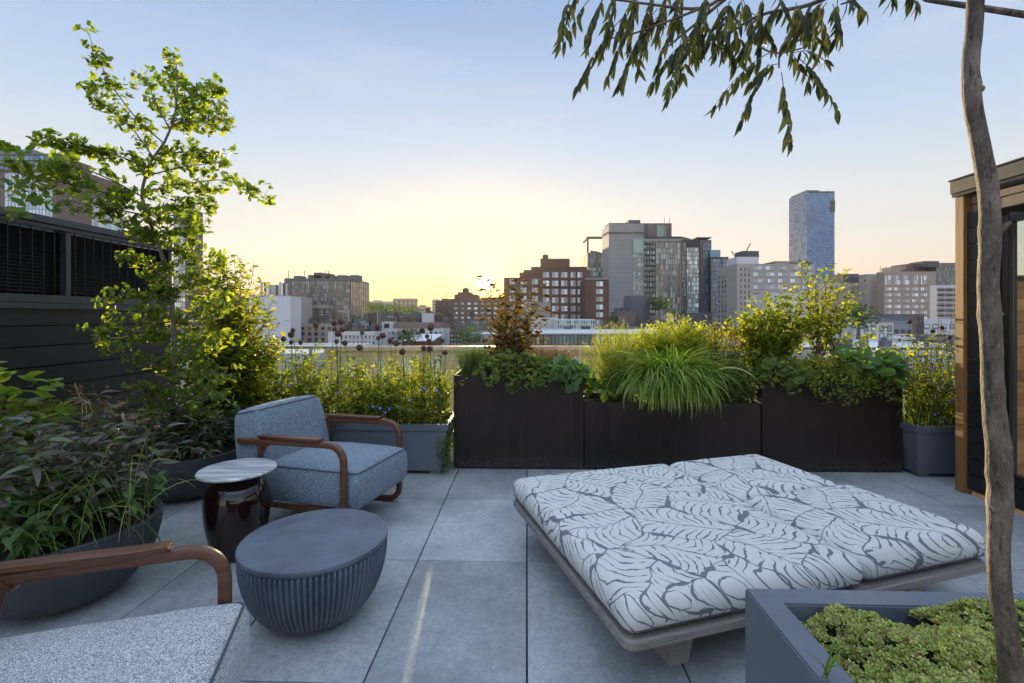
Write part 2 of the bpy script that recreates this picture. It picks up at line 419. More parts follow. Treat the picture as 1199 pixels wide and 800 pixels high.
def tapered(label, x0, x1, y0, y1, h=.445, fl=.055):
    o = thing('tapered_planter', label, 'planter', tw((x0+x1)/2, (y0+y1)/2), YAW, 'grey tapered planters')
    w, d = (x1-x0)/2, (y1-y0)/2; z0 = .03; t_ = .022
    def ring(z, e): return [(-w-e, -d-e, z), (w+e, -d-e, z), (w+e, d+e, z), (-w-e, d+e, z)]
    levels = [ring(z0, 0), ring(h-.06, fl*.85), ring(h-.055, fl*.85+.014), ring(h, fl+.012), ring(h, fl-t_), ring(h-.08, fl*.8-t_)]
    vs = [p for r in levels for p in r]; fs = []
    for i in range(5):
        for k in range(4): fs.append((i*4+k, i*4+(k+1) % 4, (i+1)*4+(k+1) % 4, (i+1)*4+k))
    fs.append((3, 2, 1, 0)); fs.append((20, 21, 22, 23))
    MB().add(vs, fs).build('shell', M['zinc'], o, bevel=.004)
    for sx in (-1, 1):
        for sy in (-1, 1):
            MB().box(sx*(w-.06)-.045, sx*(w-.06)+.045, sy*(d-.06)-.045, sy*(d-.06)+.045, 0, .0295).build('foot', M['zinc'], o)
    MB().box(-w-fl*.7+t_, w+fl*.7-t_, -d-fl*.7+t_, d+fl*.7-t_, h-.079, h-.04).build('soil', M['soil'], o)
    return o
tapered('grey tapered planter behind the armchair, beside the tall black box, full of flowering perennials', -1.78, -.735, 4.10, 4.52)
tapered('grey tapered planter hidden mostly behind the armchair back, left of its twin', -2.98, -1.93, 4.12, 4.54)
tapered('grey tapered planter in the corner by the cabin, right of the black boxes', 3.31, 4.35, 4.15, 4.58)

def bowl(label, c, r, h, m, rb=.45):
    o = thing('bowl_planter', label, 'planter', c, 0, 'round dark bowl planters')
    pr = [(r*rb*.9, 0), (r*rb, .006)]
    for i in range(1, 13):
        a = i/12; pr.append((r*(rb+(1-rb)*math.sin(a*math.pi*.5)**.85), .006+(h-.006)*(1-math.cos(a*math.pi*.5))**.95 if a < 1 else h))
    pr += [(r-.012, h+.004), (r-.03, h), (r-.034, h-.06), (r-.05, h-.075)]
    MB().lathe(pr, 72).build('bowl', m, o, smooth=45)
    MB().lathe([(r-.06, h-.09), (r-.036, h-.055), (r*.6, h-.03), (.02, h-.02)], 40).build('soil', M['soil'], o, smooth=True)
    return o
BA = Vector((-2.17, 2.32, 0)); BB = Vector((-2.50, 3.72, 0))
bowl('big round dark bowl planter at the left, overflowing with dark-leaved perennials', BA, .385, .36, M['dark_conc'], .30)
bowl('smaller round dark bowl planter by the fence, holding the ginkgo tree', BB, .40, .34, M['dark_conc'])

# planter with the tree, front right
SPz = .62
pX0 = .803*(EYE-SPz); 
sp_o = thing('square_planter', 'large smooth grey planter with wide rim in the front right corner', 'planter', tw(pX0+.75, .55), YAW)
yb_ = 1.325
w0, w1, d0, d1 = -.75, .75, -.9, yb_-.55
rim = .072
mb = MB()
mb.ring(w0, w1, d0, d1, rim, 0, SPz)
mb.box(w0+rim+.001, w1-rim-.001, d0+rim+.001, d1-rim-.001, .002, .1)
mb.build('shell', M['zinc'], sp_o, bevel=.004)
MB().box(w0+rim+.001, w1-rim-.001, d0+rim+.001, d1-rim-.001, .11, SPz-.07).build('soil', M['soil'], sp_o)

# ================================================================ cabin on the right
cb = thing('garden_cabin', 'small dark timber cabin with a glazed side wall and golden corner post, right edge', 'cabin', tw(3.36, 3.86), YAW)
Lc = 5.2; Hc = 2.42                              # runs from the far corner towards and past the camera (local -y)
T0 = .12
# corner post
MB().box(0, .10, -.075, 0, 0, Hc-.13).build('corner_post', M['cedar'], cb, bevel=.003)
# roof: fascia, soffit
MB().box(-.03, 2.6, -Lc, .012, Hc-.10, Hc).build('roof', M['fascia'], cb, bevel=.004)
MB().box(-.038, 2.615, -Lc-.01, .02, Hc+.001, Hc+.012).box(-.02, 2.55, -Lc+.05, .005, Hc-.125, Hc-.101).build('roof_trim', M['alu'], cb)
# end wall (towards the planters): siding outside, cedar inside up to the clerestory
mb = MB(); z = .04
while z < Hc-.30:
    mb.box(.022, .05, -.235, -.078, z, z+.118); z += .125
mb.build('siding', M['char'], cb, bevel=.004)
mb = MB(); z = Hc-.285
MB().box(.02, .05, -Lc, -.12, Hc-.205, Hc-.153).box(.024, .05, -Lc, -.12, Hc-.285, Hc-.210).build('lintel_board', woodmat('grey_brown_boards', (.13, .085, .07), (.07, .045, .038), axis=1), cb, bevel=.003)
mb = MB(); z = .05
while z < 1.60:
    mb.box(.12, 2.5, -.10, -.075, z, z+.088); z += .0905
mb.build('cedar_lining', M['cedar_h'], cb, bevel=.003)
MB().box(.102, 2.5, -.07, 0, 0, 1.63).box(.102, 2.5, -.11, .01, 1.632, 1.665).box(.102, 2.5, -.10, 0, 2.16, 2.28).box(2.42, 2.5, -.10, 0, 1.666, 2.159).build('end_wall', M['char'], cb, bevel=.002)
MB().box(.11, 2.41, -.055, -.045, 1.667, 2.158).build('clerestory_glass', M['glass'], cb)
# glazed side: posts, sill, glass
mb = MB(); mb.box(.03, .12, -Lc, -.32, .03, .17)
mb.box(.035, .115, -.315, -.245, .171, Hc-.29)
mb.build('door_frame', M['alu'], cb, bevel=.003)
MB().box(.045, .105, -.375, -.32, .172, 2.08).box(.045, .105, -2.25, -2.17, .172, 2.04).box(.045, .105, -2.169, -.376, .172, .25).box(.045, .105, -2.169, -.376, 2.03, 2.08).build('sliding_door', M['alu'], cb, bevel=.003)
MB().box(.000, .034, -.272, -.240, .172, 2.12).build('door_trim', M['cedar'], cb, bevel=.002)
MB().box(.07, .08, -2.168, -.377, .251, 2.029).build('glass', M['glass'], cb)
MB().box(.07, .08, -Lc, -2.26, .175, 2.04).build('glass', M['glass'], cb)
MB().box(.03, 2.5, -Lc, -.11, -.02, .03).build('cabin_floor', M['cedar_h'], cb)
MB().box(2.46, 2.47, -Lc, -.11, .031, Hc-.16).build('unseen_back_glass', M['glass'], cb)  # back wall out of view, made of glass to let more light inside
MB().box(.125, 2.45, -Lc+.05, -.12, Hc-.16, Hc-.13).build('ceiling', pmat('white_ceiling', (.75, .75, .73), rough=.8), cb)
MB().box(.55, 1.25, -.30, -.125, .031, 1.02).box(.50, 1.30, -.32, -.12, 1.021, 1.05).build('black_cabinet', M['black_metal'], cb, bevel=.004)
# ================================================================ furniture
def tweed(name='tweed', cols=((.03, .05, .08), (.085, .13, .18), (.16, .22, .29), (.36, .42, .48)), base=(.10, .15, .20, 1)):
    m, t, b = newmat(name)
    co = t.coord('Object')
    v = t.new('ShaderNodeTexVoronoi'); v.inputs['Scale'].default_value = 460; t.l.new(co, v.inputs['Vector'])
    wv = t.noise(co, 260, 3, .7)
    sp = t.new('ShaderNodeSeparateColor'); t.l.new(v.outputs['Color'], sp.inputs[0])
    f = t.m('ADD', t.m('MULTIPLY', sp.outputs[0], .5), t.m('MULTIPLY', wv, .5))
    cc = t.ramp(f, list(zip((.32, .44, .56, .70), cols)))
    cc = t.mix(t.m('MULTIPLY', t.noise(co, 5, 4), .2), cc, base)
    t.l.new(cc, b.inputs['Base Color']); b.inputs['Roughness'].default_value = .95; b.inputs['Specular IOR Level'].default_value = .15
    b.inputs['Sheen Weight'].default_value = .25
    bp = t.new('ShaderNodeBump'); bp.inputs['Strength'].default_value = .7; bp.inputs['Distance'].default_value = .002
    t.l.new(f, bp.inputs['Height']); 
    b2 = t.new('ShaderNodeBump'); b2.inputs['Strength'].default_value = .25; b2.inputs['Distance'].default_value = .03
    t.l.new(t.noise(co, 7, 3), b2.inputs['Height']); t.l.new(bp.outputs[0], b2.inputs['Normal']); t.l.new(b2.outputs[0], b.inputs['Normal'])
    return m
M['tweed'] = tweed()
M['tweed_lit'] = tweed('lit_tweed', ((.07, .085, .11), (.24, .27, .30), (.44, .46, .48), (.70, .69, .66)), (.35, .37, .40, 1))  # same cloth as the other chair, its brighter light put into the colour
M['piping'] = pmat('piping', (.06, .07, .085), rough=.9)

def cushion_mesh(name, w, d, h, r=.05, bulge=.03, n=28, k=5, puff=.012, wr=.004, seed=0, taper=0):
    """soft box centred on x,y, from z=0 to h"""
    bm = bmesh.new()
    def grid(fn, nu, nv):
        vs = [[bm.verts.new(fn(i/nu*2-1, j/nv*2-1)) for j in range(nv+1)] for i in range(nu+1)]
        for i in range(nu):
            for j in range(nv): bm.faces.new((vs[i][j], vs[i+1][j], vs[i+1][j+1], vs[i][j+1]))
    grid(lambda a, b: (a, b, 1), n, n); grid(lambda a, b: (a, b, -1), n, n)
    grid(lambda a, b: (a, 1, b), n, k); grid(lambda a, b: (a, -1, b), n, k)
    grid(lambda a, b: (1, a, b), n, k); grid(lambda a, b: (-1, a, b), n, k)
    bmesh.ops.remove_doubles(bm, verts=bm.verts, dist=1e-5)
    # crowd the grid lines to the edges so that the rounding is smooth
    def warp(a): return math.copysign(1-(1-abs(a))**1.5, a)
    for v in bm.verts:
        a, b_, c = warp(v.co.x), warp(v.co.y), v.co.z
        x, y, z = a*w/2, b_*d/2, (c+1)*h/2
        ix = max(-w/2+r, min(w/2-r, x)); iy = max(-d/2+r, min(d/2-r, y)); iz = max(r, min(h-r, z))
        q = Vector((x-ix, y-iy, z-iz))
        if q.length > 1e-6:
            q = q.normalized()*r; x, y, z = ix+q.x, iy+q.y, iz+q.z
        zz = z/h*2-1
        side = (1-min(1, abs(zz))**2)*puff
        if abs(a) > .8: x += math.copysign(side, a)
        if abs(b_) > .8: y += math.copysign(side, b_)
        dome = (1-a*a)**.6*(1-b_*b_)**.6 if abs(a) < 1 and abs(b_) < 1 else 0
        z += bulge*dome*max(0, zz)
        nv = noise.noise(Vector((x*5+seed*7, y*5, z*5)))+.5*noise.noise(Vector((x*14, y*14+seed, z*14)))
        z += wr*nv*(1 if zz > 0 else 0); x += wr*nv*.6; y += wr*nv*.6
        if taper: x *= 1-taper*(z/h); 
        v.co = (x, y, z)
    bmesh.ops.recalc_face_normals(bm, faces=bm.faces)
    me = bpy.data.meshes.new(name); bm.to_mesh(me); bm.free(); me.shade_smooth()
    return me
def rrect(w, d, r, n=6):
    pts = []
    for (cx, cy, a0) in ((w/2-r, d/2-r, 0), (-w/2+r, d/2-r, 90), (-w/2+r, -d/2+r, 180), (w/2-r, -d/2+r, 270)):
        for i in range(n+1):
            a = R(a0+90*i/n); pts.append((cx+r*math.cos(a), cy+r*math.sin(a)))
    return pts
def edge_piping(parent, w, d, r, z, rad=.004, name='piping'):
    pts = []
    rr = rrect(w, d, r)
    for i in range(len(rr)):                      # densify
        a = rr[i]; b = rr[(i+1) % len(rr)]
        L = math.hypot(b[0]-a[0], b[1]-a[1]); k = max(1, int(L/.05))
        for j in range(k): pts.append((a[0]+(b[0]-a[0])*j/k, a[1]+(b[1]-a[1])*j/k, z+random.uniform(-.0008, .0008)))
    return MB().tube(pts, rad, 6, closed=True).build(name, M['piping'], parent, smooth=True)

def arc(cx, cz, r, a0, a1, n=6):
    return [(cx+r*math.cos(R(a0+(a1-a0)*i/n)), cz+r*math.sin(R(a0+(a1-a0)*i/n))) for i in range(n+1)]
def armchair(label, loc, rz, group, cloth):
    ch = thing('armchair', label, 'armchair', loc, rz, group)
    Wd = .335                                     # half spacing of the arms
    for s in (-1, 1):
        # arm rail running forward, bending down into the front leg, then back along the floor
        prof = [(-.30, .565), (-.1, .575), (.12, .580), (.28, .582)]
        prof += [(p[0], p[1]) for p in arc(.31, .482, .10, 90, 0, 6)]
        prof += [(.41, .35), (.41, .2), (.41, .11)]
        prof += [(p[0], p[1]) for p in arc(.32, .11, .09, 0, -90, 5)]
        prof += [(.2, .02), (.0, .02), (-.22, .02)]
        MB().tube([(x, s*Wd, z) for x, z in prof], 0, 12, sq=(.017, .020)).build('side_frame', M['walnut'], ch, smooth=50)
        # flat arm pad on top
        pad = [(-.20, -.030), (.0, -.033), (.14, -.034), (.255, -.030), (.255, .030), (.14, .034), (.0, .033), (-.20, .030)]
        vs = [(x, s*Wd+y, .598+(.004 if x > .2 else 0)) for x, y in pad]+[(x, s*Wd+y, .614+(.004 if x > .2 else 0)) for x, y in pad]
        n = 8
        fs = [tuple(range(n-1, -1, -1)), tuple(range(n, 2*n))]+[(i, (i+1) % n, n+(i+1) % n, n+i) for i in range(n)]
        MB().add(vs, fs).build('arm_pad', M['walnut'], ch, bevel=.004)
        # rear leg flaring into the rail
        leg = [(-.16, .56), (-.185, .54), (-.20, .49), (-.21, .40), (-.235, .2), (-.27, .0)]
        MB().tube([(x, s*Wd, z) for x, z in leg], [.028, .024, .018, .016, .015, .013], 10).build('rear_leg', M['walnut'], ch, smooth=50)
    # rail round the back
    bk = [(-.28, -Wd, .563), (-.36, -Wd+.005, .56), (-.41, -Wd+.04, .557), (-.425, -Wd+.11, .555), (-.43, 0, .555), (-.425, Wd-.11, .555), (-.41, Wd-.04, .557), (-.36, Wd-.005, .56), (-.28, Wd, .563)]
    MB().tube(bk, 0, 12, sq=(.016, .019)).build('back_rail', M['walnut'], ch, smooth=50)
    # seat frame
    mb = MB(); mb.box(.385, .425, -Wd+.02, Wd-.02, .150, .180).box(-.24, -.20, -Wd+.016, Wd-.016, .15, .18)
    mb.box(-.20, .385, -Wd+.02, -Wd+.05, .15, .18).box(-.20, .385, Wd-.05, Wd-.02, .15, .18)
    mb.build('seat_frame', M['walnut'], ch, bevel=.006)
    sw, sd, sh = .74, .61, .235
    st = link('seat_cushion', cushion_mesh('seat_cushion', sw, sd, sh, .035, .028, puff=.012, seed=rz), cloth, ch, loc=(.115, 0, .182))
    edge_piping(st, sw-.012, sd-.012, .03, sh-.008)
    bw, bd, bh = .20, .61, .56
    bc = link('back_cushion', cushion_mesh('back_cushion', bw, bd, bh, .035, .02, puff=.02, seed=rz+3, n=22, k=12), cloth, ch, loc=(-.245, 0, .20), rot=(0, R(-11), 0))
    edge_piping(bc, bw-.015, bd-.012, .03, bh-.012)
    return ch
CG = 'walnut lounge armchairs with tweed cushions'
armchair('walnut and blue-grey tweed armchair standing behind the ribbed round table', (-1.315, 3.30, 0), R(-15.7), CG, M['tweed'])
armchair('walnut armchair with tweed seat coloured paler for the light on it, in the bottom left corner, cut off by the frame', (-1.262, 1.17, 0), R(17.0), CG, M['tweed_lit'])

# ---- ribbed round coffee table
ot = thing('coffee_table', 'low round dark blue-grey table with a ribbed bowl-shaped body', 'table', (-.905, 2.20, 0))
M['ribbed'] = pmat('blue_grey_resin', (.06, .073, .105), (.115, .135, .175), 7, rough=.5, bump=.12, bscale=90)
NR = 86
def rib(a, z):
    if z > .321: return 1.0
    c = math.cos(NR*a); return 1+.026*(1-2*abs(math.sin(NR*a/2))**3)-.012
pr = [(.10, .0), (.150, .001), (.152, .02)]
for i in range(1, 17):
    a = i/16*math.pi/2; pr.append((.152+.163*math.sin(a)**.8, .02+.300*(1-math.cos(a))**.85))
pr += [(.315, .323)]
MB().lathe(pr, NR*8, rib).build('ribbed_body', M['ribbed'], ot, smooth=60)
MB().lathe([(.29, .3235), (.317, .326), (.3215, .332), (.322, .342), (.319, .350), (.311, .353), (.16, .3535), (.01, .3538)], 128).build('table_top', M['ribbed'], ot, smooth=35)

# ---- side table
stb = thing('side_table', 'small side table with a striped marble top on a glossy dark brown glass vase base', 'table', (-1.575, 2.74, 0))
m, t, b = newmat('brown_glass')
b.inputs['Base Color'].default_value = (.012, .004, .003, 1); b.inputs['Roughness'].default_value = .04
b.inputs['Specular IOR Level'].default_value = .6
bp = t.new('ShaderNodeBump'); bp.inputs['Strength'].default_value = .12; bp.inputs['Distance'].default_value = .02; t.l.new(t.noise(t.coord('Object'), 9, 2), bp.inputs['Height']); t.l.new(bp.outputs[0], b.inputs['Normal'])
MB().lathe([(.095, 0), (.108, .004), (.124, .03), (.146, .10), (.162, .18), (.171, .26), (.172, .32), (.166, .36), (.150, .40), (.122, .432), (.085, .453), (.064, .460)], 64).build('glass_base', m, stb, smooth=60)
MB().lathe([(.064, .4615), (.062, .464), (.08, .468), (.10, .4715)], 48).build('neck', M['alu'], stb, smooth=60)
m, t, b = newmat('striped_marble')
co = t.coord('Object', scale=(1, 14, 1), rot=(0, 0, R(18)))
nz = t.noise(co, 3.2, 6, .6)
t.l.new(t.ramp(nz, [(.3, (.18, .19, .21)), (.45, (.34, .35, .37)), (.55, (.52, .53, .54)), (.7, (.66, .66, .66))]), b.inputs['Base Color']); b.inputs['Roughness'].default_value = .28
MB().lathe([(.16, .472), (.197, .475), (.204, .481), (.204, .487), (.199, .492), (.15, .493), (.01, .493)], 96).build('marble_top', m, stb, smooth=35)

# ---- daybed
def monstera():
    m, t, b = newmat('leaf_print_fabric')
    tc = t.coord('Object'); sp = t.new('ShaderNodeSeparateXYZ'); t.l.new(tc, sp.inputs[0])
    u = t.m('ADD', sp.outputs[0], t.m('MULTIPLY', sp.outputs[2], .8)); v_ = t.m('SUBTRACT', sp.outputs[1], t.m('MULTIPLY', sp.outputs[2], .8))
    cx = t.new('ShaderNodeCombineXYZ'); t.l.new(u, cx.inputs[0]); t.l.new(v_, cx.inputs[1])
    S = 3.1
    sc = t.new('ShaderNodeVectorMath', operation='SCALE'); t.l.new(cx.outputs[0], sc.inputs[0]); sc.inputs['Scale'].default_value = S
    # wobble the plane so that no line is straight
    wob = t.new('ShaderNodeTexNoise'); wob.inputs['Scale'].default_value = 1.6; wob.inputs['Detail'].default_value = 2; t.l.new(sc.outputs[0], wob.inputs['Vector'])
    wb = t.new('ShaderNodeVectorMath', operation='SCALE'); t.l.new(wob.outputs['Color'], wb.inputs[0]); wb.inputs['Scale'].default_value = .42
    p = t.new('ShaderNodeVectorMath', operation='ADD'); t.l.new(sc.outputs[0], p.inputs[0]); t.l.new(wb.outputs[0], p.inputs[1]); p = p.outputs[0]
    vo = t.new('ShaderNodeTexVoronoi', voronoi_dimensions='2D'); vo.inputs['Scale'].default_value = 1.0; vo.inputs['Randomness'].default_value = .8; t.l.new(p, vo.inputs['Vector'])
    ve = t.new('ShaderNodeTexVoronoi', voronoi_dimensions='2D', feature='DISTANCE_TO_EDGE'); ve.inputs['Scale'].default_value = 1.0; ve.inputs['Randomness'].default_value = .8; t.l.new(p, ve.inputs['Vector'])
    df = t.new('ShaderNodeVectorMath', operation='SUBTRACT'); t.l.new(p, df.inputs[0]); t.l.new(vo.outputs['Position'], df.inputs[1])
    sc2 = t.new('ShaderNodeSeparateColor'); t.l.new(vo.outputs['Color'], sc2.inputs[0])
    rt = t.new('ShaderNodeVectorRotate', rotation_type='Z_AXIS'); t.l.new(df.outputs[0], rt.inputs['Vector']); t.l.new(t.m('MULTIPLY', sc2.outputs[0], 6.28), rt.inputs['Angle'])
    s2 = t.new('ShaderNodeSeparateXYZ'); t.l.new(rt.outputs[0], s2.inputs[0])
    a = t.m('ADD', s2.outputs[0], .0); bb = t.m('ABSOLUTE', t.m('ADD', s2.outputs[1], t.m('MULTIPLY', t.m('MULTIPLY', a, a), .25)))
    # slit veins sweep away from the midrib; they widen in places and break
    ph = t.m('SUBTRACT', t.m('MULTIPLY', a, 1.0), t.m('SUBTRACT', t.m('MULTIPLY', bb, 1.05), t.m('MULTIPLY', t.m('MULTIPLY', bb, bb), 1.25)))
    nzz = t.noise(p, 4.0, 3, .6)
    K = 7.6
    cyc = t.m('MULTIPLY_ADD', ph, K, t.m('MULTIPLY', nzz, .9))
    fr = t.m('ABSOLUTE', t.m('SUBTRACT', t.m('FRACT', cyc), .5))                # 0 on a slit
    cell = t.m('FLOOR', cyc)
    wn = t.new('ShaderNodeTexWhiteNoise', noise_dimensions='2D'); cw = t.new('ShaderNodeCombineXYZ'); t.l.new(cell, cw.inputs[0]); t.l.new(sc2.outputs[1], cw.inputs[1]); t.l.new(cw.outputs[0], wn.inputs['Vector'])
    wid = t.ramp(t.m('ADD', bb, t.m('MULTIPLY', wn.outputs['Value'], .16)), [(.06, (0, 0, 0)), (.11, (.18, .18, .18)), (.17, (.0, .0, .0)), (.24, (.10, .10, .10)), (.38, (.19, .19, .19)), (.52, (.09, .09, .09)), (.8, (.06, .06, .06))])
    wid = t.m('MULTIPLY', wid, t.m('MULTIPLY_ADD', t.noise(p, 6.0, 3, .6), 2.1, -.42))
    slit = t.m('LESS_THAN', fr, wid)
    mid = t.m('LESS_THAN', bb, .010)
    edge = t.m('LESS_THAN', ve.outputs['Distance'], t.m('MULTIPLY', t.ramp(t.noise(p, 3.4, 2), [(.5, (.03, .03, .03)), (.66, (.22, .22, .22))]), .26))
    ln = t.m('MAXIMUM', t.m('MAXIMUM', slit, mid), edge)
    cc = t.mix(ln, (.58, .575, .55, 1), (.11, .13, .15, 1))
    cc = t.mix(t.m('MULTIPLY', t.noise(tc, 400, 2), .25), cc, (.4, .4, .42, 1))
    t.l.new(cc, b.inputs['Base Color']); b.inputs['Roughness'].default_value = .85; b.inputs['Specular IOR Level'].default_value = .2
    bp = t.new('ShaderNodeBump'); bp.inputs['Strength'].default_value = .22; bp.inputs['Distance'].default_value = .02
    t.l.new(t.noise(tc, 6, 4, .6), bp.inputs['Height']); t.l.new(bp.outputs[0], b.inputs['Normal'])
    return m
M['print'] = monstera()
FLc = Vector((.40, 1.655, 0)); ang = R(16.8)       # front left corner of the bed and its turn
e1 = Vector((math.cos(ang), math.sin(ang), 0)); e2 = Vector((-math.sin(ang), math.cos(ang), 0))
BW, BD = 1.87, 1.38
ctr = FLc+e1*BW/2+e2*BD/2
db = thing('daybed', 'wide low daybed of weathered wood with leaf-print mattress, in front of the black planters', 'daybed', ctr, ang)
ptop = .235
def slab(w, d, r, z0, z1):
    rr = rrect(w, d, r, 8); n = len(rr)
    vs = [(x, y, z0) for x, y in rr]+[(x, y, z1) for x, y in rr]
    return MB().add(vs, [tuple(range(n-1, -1, -1)), tuple(range(n, 2*n))]+[(i, (i+1) % n, n+(i+1) % n, n+i) for i in range(n)])
slab(BW+.015, BD+.012, .05, ptop-.045, ptop).build('platform', M['teak'], db, bevel=.010, bseg=3, smooth=40)
for (x, y) in ((-BW/2+.30, -.30), (BW/2-.30, -.30), (-BW/2+.30, .34), (BW/2-.30, .34)):
    MB().frustum((x-.045, x+.045, y-.26, y+.20), (x-.055, x+.055, y-.30, y+.24), 0, ptop-.046).build('leg', M['teak'], db, bevel=.003)
MB().box(-.52, .52, -.045, .045, .11, ptop-.047).build('stretcher', M['teak'], db, bevel=.003)
mt = .128
LW = 1.10
def pad(name, x0, x1, y0, y1, h, seed, label=None, bl=.012, r=.05):
    w_, d_ = x1-x0, y1-y0
    o = link(name, cushion_mesh(name, w_, d_, h, r, bl, n=44, puff=.010, wr=.0018, seed=seed), M['print'], db, loc=((x0+x1)/2, (y0+y1)/2, ptop+.001))
    edge_piping(o, w_+.004, d_+.004, .05, .028, .003)
    return o
x0 = -BW/2; pad('mattress', x0, x0+LW, -BD/2, BD/2, mt, 1)
pad('mattress_section', x0+LW+.012, BW/2, .030, BD/2, mt+.0, 2, bl=.014, r=.055)
pad('mattress_section', x0+LW+.012, BW/2+.01, -BD/2+.01, .008, mt+.010, 5, bl=.016, r=.06)
# ================================================================ vegetation toolkit
def leaf_tmpl(segs, fold=.12, droop=.25, L=1.0, curl=0):
    """segs = [(t, halfwidth)], first and last are points on the midrib"""
    V = []; Fq = []; Ft = []
    n = len(segs)
    for t_, w_ in segs:
        z = -droop*t_*t_
        if w_ == 0: V.append((0, t_*L, z))
        else:
            V += [(-w_, t_*L, z+fold*w_*2), (0, t_*L, z), (w_, t_*L, z+fold*w_*2)]
    # first point 0, then triples
    def idx(i): return 1+(i-1)*3
    Ft += [(0, idx(1)+1, idx(1)), (0, idx(1)+2, idx(1)+1)]
    for i in range(1, n-2):
        a, b = idx(i), idx(i+1)
        Fq += [(a, a+1, b+1, b), (a+1, a+2, b+2, b+1)]
    a = idx(n-2); e = len(V)-1
    Ft += [(a, a+1, e), (a+1, a+2, e)]
    return np.array(V, float), [np.array(Fq, int).reshape(-1, 4), np.array(Ft, int).reshape(-1, 3)]
OVATE = leaf_tmpl([(0, 0), (.22, .20), (.5, .27), (.78, .17), (1, 0)], .15, .25)
LANCE = leaf_tmpl([(0, 0), (.25, .085), (.6, .10), (1, 0)], .2, .3)
LONG = leaf_tmpl([(0, 0), (.2, .12), (.45, .16), (.75, .11), (1, 0)], .25, .55)
SMALL = leaf_tmpl([(0, 0), (.5, .26), (1, 0)], .2, .1)
def fan_tmpl():
    V = [(0, 0, 0), (0, .38, .02)]; m = 7
    for i in range(m):
        a = R(-62+124*i/(m-1)); r = .66-(.12 if i == m//2 else 0)-(.03 if i in (1, 5) else 0)
        V.append((r*math.sin(a), .36+r*math.cos(a), .06*math.cos(3*a)))
    V += [(-.02, 0, 0), (.02, 0, 0)]
    T = [(1, 2+i, 3+i) for i in range(m-1)]+[(m+2, m+3, 1)]
    return np.array(V, float), [np.array(T, int)]
FAN = fan_tmpl()
def round_tmpl(n=9, lobes=.12, cup=.22):
    V = [(0, .5, -.05)]
    for i in range(2*n):
        a = 2*math.pi*i/(2*n)-math.pi/2; r = .5*(1 if i % 2 else 1-lobes)
        if i == 0: r = .12
        V.append((r*math.cos(a), .5+r*math.sin(a), cup*r*(1 if i % 2 else .55)))
    T = [(0, 1+i, 1+(i+1) % (2*n)) for i in range(2*n)]
    return np.array(V, float), [np.array(T, int)]
ROUND = round_tmpl()

def unit(a): return a/np.maximum(np.linalg.norm(a, axis=-1, keepdims=True), 1e-9)
def place(tmpl, P, D, S, up=None, jit=.35):
    """stamp the template at points P, along directions D, scale S, leaf face turned towards `up`"""
    V, Fs = tmpl; P = np.asarray(P, float); n = len(P)
    D = unit(np.asarray(D, float)); S = np.broadcast_to(np.asarray(S, float), (n,))
    up = np.array([0, 0, 1.0]) if up is None else np.asarray(up, float)
    U = np.broadcast_to(up, (n, 3))+rng.normal(0, jit, (n, 3))
    X = np.cross(D, U); X = unit(X); Z = np.cross(X, D)
    W = P[:, None, :]+S[:, None, None]*(V[None, :, 0:1]*X[:, None, :]+V[None, :, 1:2]*D[:, None, :]+V[None, :, 2:3]*Z[:, None, :])
    off = (np.arange(n)*len(V))[:, None, None]
    return W.reshape(-1, 3), [(f[None]+off).reshape(-1, f.shape[1]) for f in Fs if len(f)]
def merge(items):
    Vs = []; Fs = {}; o = 0
    for V, fs in items:
        if len(V) == 0: continue
        Vs.append(V)
        for f in fs:
            if len(f): Fs.setdefault(f.shape[1], []).append(f+o)
        o += len(V)
    return np.concatenate(Vs), [np.concatenate(v) for v in Fs.values()]
def leafobj(name, items, m, parent, org, smooth=False):
    V, fs = merge(items)
    return link(name, np_mesh(name, V-np.array(org), fs, smooth), m, parent)
def paths(B, T, bow=.15, n=7, lean=0.6, wig=.02):
    """curved stems from B to T: rise first, then lean over"""
    B = np.asarray(B, float); T = np.asarray(T, float); t_ = np.linspace(0, 1, n)[None, :, None]
    d = T-B; L = np.linalg.norm(d, axis=1)[:, None, None]
    hor = d.copy(); hor[:, 2] = 0; ver = d-hor
    P = B[:, None]+ver[:, None]*(t_**(1-bow*.5))+hor[:, None]*(t_**(1+lean))
    P += rng.normal(0, 1, P.shape)*wig*L*(t_*(1-t_)*4)
    return P
def tubes(P, r0, r1, s=3):
    n, k, _ = P.shape
    T = unit(P[:, -1]-P[:, 0]+1e-6); ref = np.where(np.abs(T[:, 2:3]) < .9, np.array([[0, 0, 1.]]), np.array([[0, 1., 0]]))
    A = unit(np.cross(T, ref)); Bv = np.cross(T, A)
    r0 = np.broadcast_to(np.asarray(r0, float), (n,)); r1 = np.broadcast_to(np.asarray(r1, float), (n,))
    rr = r0[:, None]+(r1-r0)[:, None]*np.linspace(0, 1, k)[None]
    th = np.arange(s)*2*np.pi/s
    ring = np.cos(th)[None, None, :, None]*A[:, None, None]+np.sin(th)[None, None, :, None]*Bv[:, None, None]
    V = P[:, :, None]+rr[:, :, None, None]*ring
    base = (np.arange(n)*k*s)[:, None, None]; i = np.arange(k-1)[None, :, None]*s; j = np.arange(s)[None, None, :]; j2 = (j+1) % s
    f = np.stack([base+i+j, base+i+j2, base+i+s+j2, base+i+s+j], -1).reshape(-1, 4)
    return V.reshape(-1, 3), [f]
def along(P, m, t0=.2, t1=1.0):
    """m sample points on each path; returns points, tangents, parameter"""
    n, k, _ = P.shape
    tt = rng.uniform(t0, t1, (n, m))*(k-1); i = np.clip(tt.astype(int), 0, k-2); f = (tt-i)[..., None]
    a = P[np.arange(n)[:, None], i]; b = P[np.arange(n)[:, None], i+1]
    return (a+(b-a)*f).reshape(-1, 3), unit(b-a).reshape(-1, 3), (tt/(k-1)).ravel()
